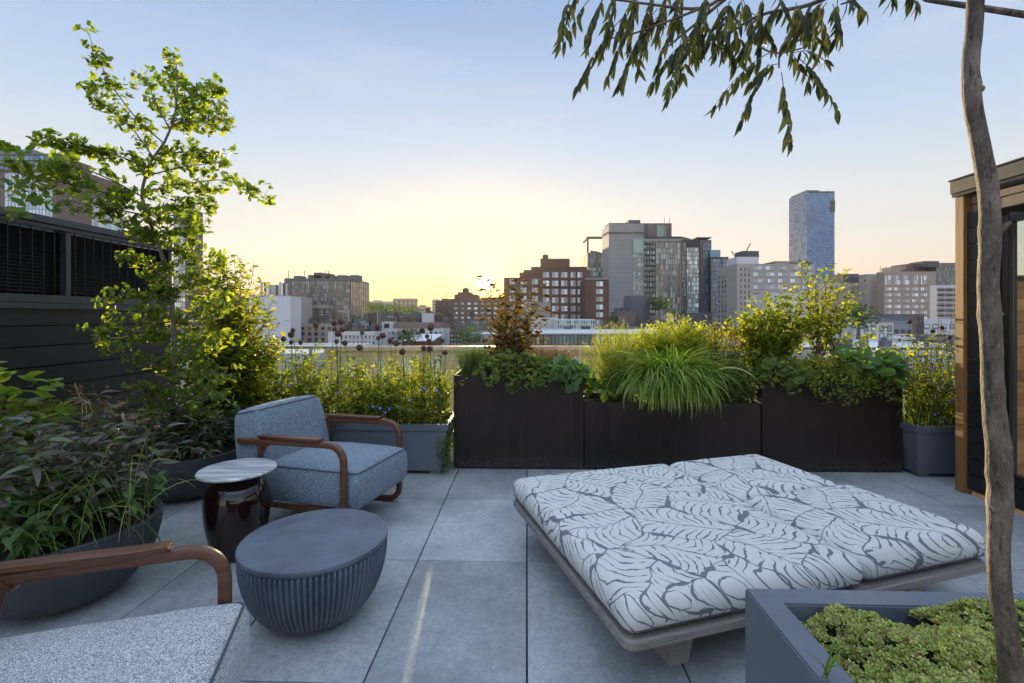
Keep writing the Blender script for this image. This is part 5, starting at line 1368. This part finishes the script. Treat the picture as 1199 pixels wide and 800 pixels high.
MB().add([(b.X(468), -.3, b.Z(399)), (b.X(507), -.3, b.Z(399)), (b.X(507), 8.3, b.Z(394)), (b.X(476), 8.3, b.Z(394)), (b.X(468), -.3, b.Z(399.8)), (b.X(507), -.3, b.Z(399.8)), (b.X(507), 8.3, b.Z(394.8)), (b.X(476), 8.3, b.Z(394.8))], [(0, 1, 2, 3), (7, 6, 5, 4), (0, 4, 5, 1), (1, 5, 6, 2), (2, 6, 7, 3), (3, 7, 4, 0)]).build('white_roof_edge', GM['roofw'], b.o); b.done()
b = Bld('square_block', 'square beige block with small regular windows on the left horizon', 460, 485, 349.5, 330, 12, GM['beige']); b.wins(5, 5, D_, y0=351, y1=371, fw=.35, fh=.5, ft=.1); b.done()
b = Bld('hazy_block', 'long pale hazy block on the horizon right of the glass office block', 432, 459, 353, 520, 30, GM['pink']); b.bx('step', 436, 444, 351.5, 353.2, GM['pink'], 4, 12); b.wins(14, 3, D_, y0=355, y1=372, fw=.4, fh=.45); b.done()
b = Bld('hazy_block', 'small stepped hazy block right of the square beige block', 487, 500, 359, 400, 20, GM['beige']); b.bx('step', 490, 496, 357, 359.2, GM['beige'], 3, 10); b.wins(6, 3, D_, y0=361, y1=374, fw=.4, fh=.45); b.done()
b = Bld('hazy_tower', 'thin pale tower at the left shoulder of the brown brick blocks', 506, 513, 350.5, 450, 12, GM['pink']); b.wins(3, 6, D_, y0=352, y1=371, fw=.4, fh=.5); b.done()
b = Bld('white_cube', 'white windowless cube on a roof below the horizon', 494, 507, 367, 140, 8, GM['white'], roof=GM['roofw']); b.done()
for i, (x0, x1, y, d, m, lab) in enumerate(((430, 446, 372, 120, 'mauve', 'low mauve roof block right of the glass office block'), (444, 470, 370, 160, 'conc', 'low grey roof block under the beige square block'), (466, 496, 372, 150, 'brown', 'low brown roof block below the horizon, left of the white cube'), (424, 440, 378, 100, 'conc', 'small grey roof beside the white apartment house'))):
    b = Bld('low_block', lab, x0, x1, y, d, 16, GM[m], roof=GM['roofw'] if i % 2 else None); b.wins(4, 4, D_, y1=y+26, y0=y+2, fw=.5, fh=.5); b.clutter(5, 2.2); b.done()
# ---- brown brick blocks under the sun
b = Bld('stepped_brick_building', 'brown brick building with dense small windows, left block of the silhouetted pair', 510, 531, 352, 210, 26, GM['brown']); b.wins(7, 12, D_, y0=354, y1=405, fw=.45, fh=.5, ft=.1); b.clutter(4, 1.5); b.done()
b = Bld('setback_brick_building', 'brown brick building stepping up to a water tank, silhouetted right under the sun', 527, 594, 350, 190, 30, GM['brown'])
b.bx('setback', 531, 558, 344.5, 351, GM['brown'], 3, 20); b.bx('setback', 534, 550, 341.5, 344.6, GM['brown'], 5, 18); b.bx('setback', 563, 594, 348, 351, GM['brown'], 3, 20)
b.wins(8, 9, P_w, x0=530, x1=592, y0=353, y1=402, fw=.5, fh=.5, bars=(2, 1)); 
o = MB().lathe([(1.35, 0), (1.35, 1.4), (1.45, 1.45), (.05, 2.1)], 14).build('water_tank', GM['tank'], b.o, loc=(b.X(543), 8, b.Z(341.4))); b.antenna(522, 3); b.done()
b = Bld('red_brick_building', 'big red-brown brick building with white-framed windows and a stepped penthouse, right of the sun', 613, 691, 316, 230, 30, GM['brick'], parapet=1.0)
b.bx('penthouse', 633, 668, 302, 314, GM['brick'], 3, 20); b.bx('setback', 622, 688, 312, 317, GM['brick'], 1.5, 22)
b.bx('left_wing', 590, 613.2, 325, 420, GM['brick'], .5, 28); b.bx('left_shoulder', 608, 613.2, 319, 326, GM['brick'], .5, 28)
b.wins(3, 8, (GM['palew'], GM['slab']), x0=634, x1=666, y0=317, y1=396, fw=.68, fh=.62, bars=(2, 2), ft=.22); b.wins(2, 8, (GM['palew'], GM['slab']), x0=667, x1=683, y0=317, y1=396, fw=.68, fh=.62, bars=(2, 2), ft=.22); b.wins(3, 8, (GM['palew'], GM['slab']), x0=593, x1=633, y0=325, y1=404, fw=.5, fh=.58, bars=(2, 2), ft=.22)
o = MB().lathe([(1.45, 0), (1.5, 2.0), (1.6, 2.05), (.1, 2.8)], 14).build('water_tank', GM['tank'], b.o, loc=(b.X(640), 8, b.Z(301.8)))
b.bx('cornice', 613, 691, 335.5, 336.3, GM['brown'], -.35, 0); b.antenna(611, 6)
for x in (622, 646, 660, 674): b.bx('roof_unit', x, x+4, 313.5, 317, GM['brown'], 1.6, 3)
b.done()
b = Bld('brick_annex', 'narrow red-brown brick annex with one column of windows, right end of the big brick building', 685, 713, 327, 215, 24, GM['brick']); b.wins(1, 8, (GM['palew'], GM['slab']), x0=697, x1=707, y0=328, y1=400, fw=.8, fh=.6, bars=(2, 2), ft=.22)
b.bx('parapet_cap', 685, 713, 326, 327.5, GM['slab'], -.3, .3); b.clutter(5, 1.6); b.done()
b = Bld('concrete_block', 'low windowless pale concrete block in front of the big brick building', 622, 652, 372, 110, 12, GM['white']); b.bx('upper_block', 615, 645, 353, 372.2, GM['conc'], 2, 11); b.done()
b = Bld('glass_penthouse', 'low white-framed glazed penthouse in front of the big brick building', 652, 697, 374, 100, 10, GM['whitep'], roof=GM['roofw']); b.curtain(16, 4, GM['greeng'], GM['whitep'], y0=375, y1=395, mt=.12, slabs=.16); b.bx('dark_opening', 660, 670, 382, 388, GM['darkw'], -.3, 0); b.bx('dark_opening', 680, 691, 382, 388, GM['darkw'], -.3, 0); b.done()
b = Bld('long_low_building', 'long low building with a white parapet and grey-blue glazing above the middle planters', 605, 800, 389.5, 62, 16, GM['whitep'], roof=GM['roofw'], parapet=.35); b.curtain(44, 1, GM['greeng'], GM['mulld'], y0=392, y1=404, mt=.09, slabs=.12); b.done()
b = Bld('shed_row', 'low grey roof with white trim left of the middle shrub', 540, 606, 391, 66, 14, GM['conc'], roof=GM['roofw'], parapet=.3); b.wins(14, 2, D_, y0=394, y1=412, fw=.6, fh=.5, ft=.08); b.done()
# neighbour just beyond the rail: yellow-tan brick with its own white flat roof
b = Bld('tan_brick_house', 'yellow-tan brick house seen through the glass rail behind the perennials', 380, 700, 409, 31, 4, GM['tan'], roof=GM['tan'], parapet=.12)
b.bx('stone_band', 379, 701, 409.5, 411, GM['tan'], -.08, .05); b.wins(9, 1, (GM['palew'], GM['white']), x0=395, x1=690, y0=416, y1=447, fw=.32, fh=.7, bars=(3, 2), ft=.07); b.wins(9, 4, (GM['palew'], GM['white']), x0=395, x1=690, y0=460, y1=620, fw=.32, fh=.6, bars=(3, 2), ft=.07); b.done()
b = Bld('white_flat_roof', 'bright white flat roof behind the right black box, below the low grey houses', 960, 1260, 412, 34, 18, GM['white'], roof=GM['roofw'], parapet=.25); b.clutter(7, 1.0, x0=1000, x1=1180); b.done()
b = Bld('white_flat_roof', 'pale flat roof beyond the rail at the left, behind the leafy shrub', 60, 372, 414, 36, 14, GM['white'], roof=GM['roofw'], parapet=.25); b.wins(8, 1, L_w, y0=418, y1=450, fw=.4, fh=.5); b.done()
# ---- right middle: tall group
b = Bld('green_glass_building', 'grey-green glass building under a big open steel frame, behind the brick annex', 688, 716, 296, 300, 26, GM['mull']); b.curtain(9, 14, GM['greeng'], GM['mull'], y0=297, y1=372, mt=.25, slabs=.7)
b.bx('steel_frame', 687, 689, 278, 296, GM['mulld'], -1, 0); b.bx('steel_frame', 687, 714, 277.5, 280, GM['mulld'], -1, 0); b.bx('steel_frame', 687, 689, 277.8, 279.8, GM['mulld'], .1, 18); b.clutter(4, 2); b.done()
b = Bld('concrete_tower', 'tall windowless grey concrete slab tower with a glazed right strip', 713, 754, 262, 268, 20, GM['conc']); b.bx('crown', 713, 740, 261, 262.5, GM['concd'], .5, 12); b.bx('upper_block', 738, 752, 256, 263, GM['concd'], 4, 14); b.bx('cornice_band', 712.5, 754, 272, 273.5, GM['concd'], -.5, 0)
b.curtain(4, 18, GM['greeng'], GM['slab'], x0=741, x1=753, y0=280, y1=378, slabs=.9, mt=.2); b.bx('glass_box', 741, 753, 281, 297, GM['greeng'], -.8, -.3); b.done()
b = Bld('glass_apartment_tower', 'tall apartment tower of green glass and pinkish piers, tallest of the middle group', 754, 798, 277, 290, 14, GM['terra'])
b.curtain(4, 14, GM['greeng'], GM['mulld'], x0=754, x1=767, y0=280, y1=368, mt=.6, slabs=1.2); b.curtain(10, 17, GM['greeng'], GM['terra'], x0=768, x1=796, y0=284, y1=394, mt=.45, slabs=.45)
b.bx('crown', 742, 789, 260, 277.2, GM['mauve'], 4, 18); b.bx('crown_window', 771, 782, 263, 276, GM['greeng'], 3.4, 4); b.bx('crown_step', 742, 760, 262, 277.2, GM['concd'], 2, 4); b.bx('top_band', 753.5, 798.5, 277.3, 279.5, GM['mulld'], -.6, 0); b.bx('glass_band', 754, 797, 279.6, 283, GM['greeng'], -.5, 0)
for x in (780, 786): b.antenna(x, 12)
b.done()
b = Bld('slender_glass_tower', 'slender pale-glass tower right of the tallest apartment tower', 798, 820, 281, 300, 8, GM['mulld']); b.curtain(7, 22, GM['palew'], GM['mull'], x0=804, x1=818, y0=290, y1=400); b.curtain(3, 22, GM['grayg'], GM['mulld'], x0=798.5, x1=803, y0=284, y1=400)
MB().add([(b.X(798), .5, b.H-.5), (b.X(816), .5, b.H-.5), (b.X(800), .5, b.Z(277)), (b.X(798), 7, b.H-.5), (b.X(816), 7, b.H-.5), (b.X(800), 7, b.Z(277))], [(0, 1, 2), (5, 4, 3), (0, 3, 4, 1), (1, 4, 5, 2), (2, 5, 3, 0)]).build('sloped_crown', GM['mull'], b.o); b.done()
b = Bld('brown_pier_tower', 'brown and blue glass tower carrying a flat canopy on its roof', 817, 833, 281, 306, 6, GM['mauve']); b.curtain(5, 24, GM['blueg'], GM['mulld'], x0=823, x1=832, y0=284, y1=400); b.bx('canopy_post', 823, 825, 278.5, 281.5, GM['mulld'], 4, 5); b.bx('canopy', 815.5, 833, 277.8, 279, GM['mulld'], 0, 16); b.done()
b = Bld('dark_glass_block', 'dark blue glass block beside the white loft building', 833, 853, 301, 300, 5, GM['mulld']); b.curtain(7, 20, GM['blueg'], GM['mulld'], x0=832.5, x1=845, y0=303, y1=400); b.curtain(4, 20, GM['greeng'], GM['mull'], x0=846, x1=852, y0=303, y1=400); b.bx('roof_box', 834, 846, 292, 301.5, GM['blueg'], 3, 14); b.done()
b = Bld('dark_silo_building', 'low dark grey-blue building with a rounded tower below the apartment tower', 716, 842, 380, 150, 18, GM['concd'])
MB().lathe([(4.2, 0), (4.2, 11.5), (4.0, 11.8)], 24).build('round_tower', GM['concd'], b.o, smooth=40, loc=(b.X(752), 7, b.Z(390))); b.bx('block', 722, 745, 365, 380.2, GM['mauve'], 1, 9); b.bx('chimney', 723, 727, 361, 365.2, GM['concd'], 3, 5); b.bx('chimney', 730, 735, 360, 365.2, GM['concd'], 3, 5); b.bx('block', 798, 840, 366, 380.2, GM['concd'], 4, 14)
b.wins(12, 2, P_w, x0=760, x1=838, y0=382, y1=394, fw=.5, fh=.5); b.clutter(8, 2); b.done()
# ---- white loft building
b = Bld('white_loft_building', 'large white loft building with many dark windows and rooftop sheds, right of the middle', 863, 954, 309, 235, 22, GM['pink'])
b.wins(3, 12, L_w, x0=865.5, x1=879, y0=312, y1=392, fw=.55, fh=.62, ft=.1); b.wins(5, 4, (GM['palew'], GM['pink']), x0=880, x1=952, y0=310, y1=340, fw=.72, fh=.62, bars=(4, 1), ft=.25); b.wins(6, 6, (GM['darkw'], GM['pink']), x0=880, x1=950, y0=341, y1=390, fw=.6, fh=.55, bars=(2, 1), ft=.2)
b.wins(3, 12, L_w, 'left', y0=318, y1=392, fw=.5, fh=.6, u0=.5, u1=1.0, ft=.1)
b.bx('roof_shed', 866, 892, 300, 309.4, GM['whitep'], 3, 14); b.bx('roof_shed', 876, 896, 292, 302, GM['concd'], 6, 14); b.bx('roof_shed', 912, 954, 305, 309.4, GM['beige'], 3, 20)
for (xa, ya, xb, yb2) in ((868, 300, 863, 292), (878, 300, 883, 288), (883, 288, 886, 283)): MB().tube([(b.X(xa), 6, b.Z(ya)), (b.X(xb), 6, b.Z(yb2))], .25, 5).build('crane_arm', GM['mulld'], b.o)
b.clutter(6, 2.5, x0=925, x1=952, m=GM['concd']); b.done()
b = Bld('white_box', 'pale windowless box half hidden by the bright shrub, before the loft building', 902, 945, 343, 130, 12, GM['white']); b.done()
b = Bld('blue_glass_tower', 'tall blue glass tower standing alone high above the skyline', 945, 977, 224, 620, 40, GM['mulld'])
b.curtain(12, 46, GM['towerg'], GM['mulld'], y0=226, y1=372, mt=.25, slabs=.5); b.curtain(12, 46, GM['towerg'], GM['mulld'], face='left', mt=.25, slabs=.5)
b.bx('crown', 947, 962, 221.5, 224.5, GM['blueg'], 5, 40); b.bx('dark_notch', 972, 977.5, 235, 248, GM['mulld'], -.6, .0); b.done()
# ---- right
b = Bld('slab_building', 'pale pinkish slab building with a single column of tiny windows', 1015, 1032, 321, 250, 6, GM['pink']); b.bx('upper_block', 1017, 1032, 321, 322, GM['pink'], 1, 10); b.done()
b = Bld('pale_building', 'pale building half hidden behind the tall loose shrub', 975, 1014, 331, 262, 12, GM['pink']); b.bx('roof_box', 993, 1012, 320, 331.2, GM['concd'], 4, 14); b.wins(1, 9, D_, x0=1009, x1=1013, y0=334, y1=372, fw=.5, fh=.4, ft=.1); b.done()
b = Bld('beige_office_building', 'beige office building with wide window bands, sun flashing on its left edge', 1035, 1096, 318, 240, 5, GM['beige'])
b.wins(5, 1, (GM['palew'], GM['beige']), x0=1035, x1=1087, y0=321, y1=335, fw=.72, fh=.8, bars=(4, 2), ft=.2); b.wins(5, 8, (GM['palew'], GM['beige']), x0=1035, x1=1087, y0=335, y1=390, fw=.72, fh=.55, bars=(4, 1), ft=.2)
b.bx('roof_unit', 1050, 1062, 312, 318.5, GM['beige'], 4, 10); b.bx('roof_unit', 1066, 1076, 315, 318.5, GM['concd'], 5, 10); b.antenna(1036, 3); b.antenna(1043, 3); b.done()
b = Bld('grey_ribbed_building', 'grey ribbed office building behind the beige one, touching the cabin post', 1096, 1150, 308, 300, 10, GM['mull'])
b.curtain(26, 6, GM['grayg'], GM['mull'], x0=1096, x1=1150, y0=309, y1=334, mt=.35); b.bx('dark_band', 1080, 1098, 306, 313, GM['concd'], -1, 10); b.bx('roof_box', 1070, 1096.2, 308, 371, GM['mauve'], 6, 18); b.done()
b = Bld('balcony_building', 'white and dark apartment house with stacked balconies, next to the cabin post', 1097, 1145, 334, 180, 3, GM['white']); b.wins(5, 9, D_, y0=336, y1=390, fw=.7, fh=.5, bars=(2, 1))
for y in range(338, 392, 6): b.bx('balcony', 1096, 1145, y, y+.9, GM['slab'], -1.1, 0)
b.done()
b = Bld('slate_roof_house', 'low house with a dark hipped roof and pale ribbed wall behind the rodgersia', 1000, 1046, 376, 85, 14, GM['whitep'], parapet=.2)
MB().add([(-.5, -.5, b.H+.01), (b.W+.5, -.5, b.H+.01), (b.W+.5, 14.5, b.H+.01), (-.5, 14.5, b.H+.01), (b.W*.5, 5, b.Z(365)), (b.W*.52, 9, b.Z(365))], [(0, 1, 4), (1, 2, 5, 4), (2, 3, 5), (3, 0, 4, 5), (3, 2, 1, 0)]).build('hipped_roof', GM['roofd'], b.o); b.wins(5, 2, P_w, y0=380, y1=398, fw=.5, fh=.6); b.done()
b = Bld('small_grey_house', 'small grey house with a steep dark roof next to the brick bulkhead', 1046, 1068, 376, 90, 10, GM['conc'], parapet=.2)
MB().frustum((0, b.W, 0, 10), (b.W*.3, b.W*.7, 1, 9), b.H+.01, b.H+1.2).build('curb_roof', GM['concd'], b.o); b.wins(3, 2, D_, y0=385, y1=400, fw=.6, fh=.6); b.done()
b = Bld('brick_bulkhead', 'small dark brick block below the beige office building', 1058, 1082, 368, 100, 10, GM['mauve']); b.bx('dark_door', 1074, 1081, 371, 392, GM['concd'], -.1, 0); b.done()
b = Bld('white_low_building', 'white low building with cars on its deck beside the cabin post', 1080, 1160, 374, 105, 14, GM['whitep'], roof=GM['roofw']); b.wins(8, 1, P_w, y0=378, y1=386, fw=.6, fh=.5); b.done()
# parked cars on a roof deck (tiny)
def parked(px, py, d, m, label):
    p = at(px, py, d); o = thing('parked_car', label, 'car', p, random.uniform(-.2, .2), 'cars on the parking deck')
    mb = MB(); L_, W_ = 4.4, 1.8
    pr = [(-2.2, .35), (-2.15, .8), (-1.3, .95), (-.8, 1.4), (.7, 1.42), (1.3, 1.0), (2.1, .85), (2.2, .4)]
    n = len(pr); vs = [(x, -W_/2, z) for x, z in pr]+[(x, W_/2, z) for x, z in pr]
    mb.add(vs, [tuple(range(n-1, -1, -1)), tuple(range(n, 2*n))]+[(i, (i+1) % n, n+(i+1) % n, n+i) for i in range(n)]).build('body', m, o, bevel=.08)
    MB().box(-1.0, .9, -.91, .91, 1.0, 1.32).build('window', GM['darkw'], o)
    for x in (-1.35, 1.35):
        for s_ in (-1, 1): MB().lathe([(.33, -.1), (.33, .1)], 14).build('wheel', GM['mulld'], o, loc=(x, s_*.85, .33), rot=(R(90), 0, 0))
dk = Bld('parking_deck', 'flat grey parking deck with a few cars, left of the cabin post', 1040, 1140, 401, 78, 16, GM['conc'], roof=GM['conc'], parapet=.3); dk.done()
zdk = at(0, 401, 78).z-.24
for i, (x, m, lab) in enumerate(((1056, 'white', 'white car at the left end of the parking deck'), (1074, 'concd', 'dark car second from the left on the parking deck'), (1096, 'slab', 'grey car third from the left on the parking deck'), (1113, 'blueg', 'blue car at the right end of the parking deck'))):
    p = at(x, 400, 83); parked(x, HY-(zdk-EYE)/83*F*-1 if False else HY+(EYE-zdk)/83*F, 83, GM[m], lab)
# trees on roofs and streets between the houses
def far_tree(px, py, d, h, r, label, lm='mid', group='rooftop and street trees'):
    p = at(px, py, d); o = thing('city_tree', label, 'tree', (p.x, d, p.z), 0, group)
    MB().tube([(0, 0, 0), (.1, 0, h*.5), (0, .1, h*.8)], [.22, .15, .06], 6).build('trunk', SM['bark'], o)
    n = 1100; a = rng.normal(0, 1, (n, 3)); a = unit(a)*(rng.random((n, 1))**.4); a[:, 2] *= .62
    nz_ = np.array([noise.noise(Vector(v)*2.2+Vector((px, 0, 0))) for v in a]); a = a[nz_ > -.18]
    P_ = a*r+np.array([0, 0, h*.68]); link('crown', np_mesh('crown', *place(SMALL, P_, rdir(len(P_), .2), r*.16, jit=.9)), LM[lm], o)
for i, (px, py, d, h, r, lab) in enumerate(((771, 378, 152, 9, 4.2, 'round dark tree on the roof terrace before the apartment tower'), (717, 389, 150, 6, 2.2, 'small dark tree between the brick annex and the concrete tower'), (789, 380, 152, 5, 2, 'small tree right of the big roof-terrace tree'), (447, 377, 130, 5, 3, 'dark tree above the roof left of the square beige block'), (462, 377, 170, 6, 4, 'dark treetops below the square beige block'), (481, 376, 165, 5, 3.5, 'second dark treetop below the square beige block'), (436, 376, 150, 6, 3, 'tree at the foot of the glass office block'), (548, 409, 58, 2.5, 1.8, 'low shrub on a roof under the sun'), (478, 408, 56, 2.2, 1.6, 'low green shrub beside the red shed'), (1005, 398, 70, 5, 3, 'tree behind the tall loose shrub by the hipped roof'))):
    far_tree(px, py, d, h, r, lab)
# distant continuous skyline, far beyond
fs_ = 0
for i in range(58):
    px = -320+i*34+random.uniform(-8, 8); d = random.uniform(700, 1500); w_ = random.uniform(18, 40); 
    top = random.uniform(357, 368) if abs(px-560) > 60 else random.uniform(361, 368)
    b = Bld('distant_building', 'far hazy building in the thin strip of skyline along the horizon', px, px+w_, top, d, 40, GM[random.choice(['pink', 'beige', 'mauve', 'conc'])], group='far hazy skyline buildings', parapet=1)
    b.wins(8, 3, D_, y0=top+2, y1=378, fw=.4, fh=.5); b.done()
# mid-distance roofs filling the ground between
lab_n = ['brick', 'white', 'conc', 'mauve', 'beige', 'pink', 'brown']
for i in range(46):
    px = -250+(i % 23)*72+random.uniform(-15, 15); d = 130+(i//23)*130+random.uniform(0, 70); top = random.uniform(378, 388) if d < 260 else random.uniform(373, 377)
    if 500 < px < 620: top += 4
    b = Bld('rooftop_block', 'plain low city block far below the terrace, between the named buildings', px, px+random.uniform(45, 62), top, d, 22, GM[random.choice(lab_n)], group='low filler city blocks', roof=random.choice([GM['roofw'], GM['roofd'], GM['conc']]))
    b.wins(7, 3, D_, y0=top+2, y1=top+22, fw=.5, fh=.5); b.clutter(3, 2); b.done()

# dense layered roofs below the sun
for i in range(34):
    px = 405+(i % 12)*17+random.uniform(-6, 6); row = i//12; d = (210, 150, 100)[row]+random.uniform(-20, 25); top = (373, 379, 388)[row]+random.uniform(-3.5, 4)
    b = Bld('old_town_block', 'small layered city block with roof bulkheads just below the horizon, left of the brick buildings', px, px+random.uniform(11, 22), top, d, 9, GM[random.choice(['brown', 'brick', 'mauve', 'beige', 'white', 'conc', 'tan'])], group='small layered blocks below the sun', roof=random.choice([GM['roofw'], GM['roofd'], GM['redroof']]))
    b.wins(4, 3, random.choice([D_, P_w, L_w]), y0=top+1.5, y1=top+16, fw=.5, fh=.55, ft=.09); b.clutter(3, 2.4)
    if i % 5 == 0: b.tank(b.px0+5, .9, 1.5, 3, 1.8)
    b.done()
# ================================================================ evening air
hm = bpy.data.materials.new('evening_haze'); hm.use_nodes = True; ht = NT(hm); ht.n.remove(ht.n['Principled BSDF'])
pv = ht.new('ShaderNodeVolumePrincipled'); pv.inputs['Color'].default_value = (.93, .93, .95, 1); pv.inputs['Density'].default_value = .00005; pv.inputs['Anisotropy'].default_value = .55
ht.l.new(pv.outputs[0], ht.n['Material Output'].inputs['Volume'])
hz = MB().box(-1500, 1500, -25, 1700, ZG-1, 200).build('haze', hm); tag(hz, kind='stuff')
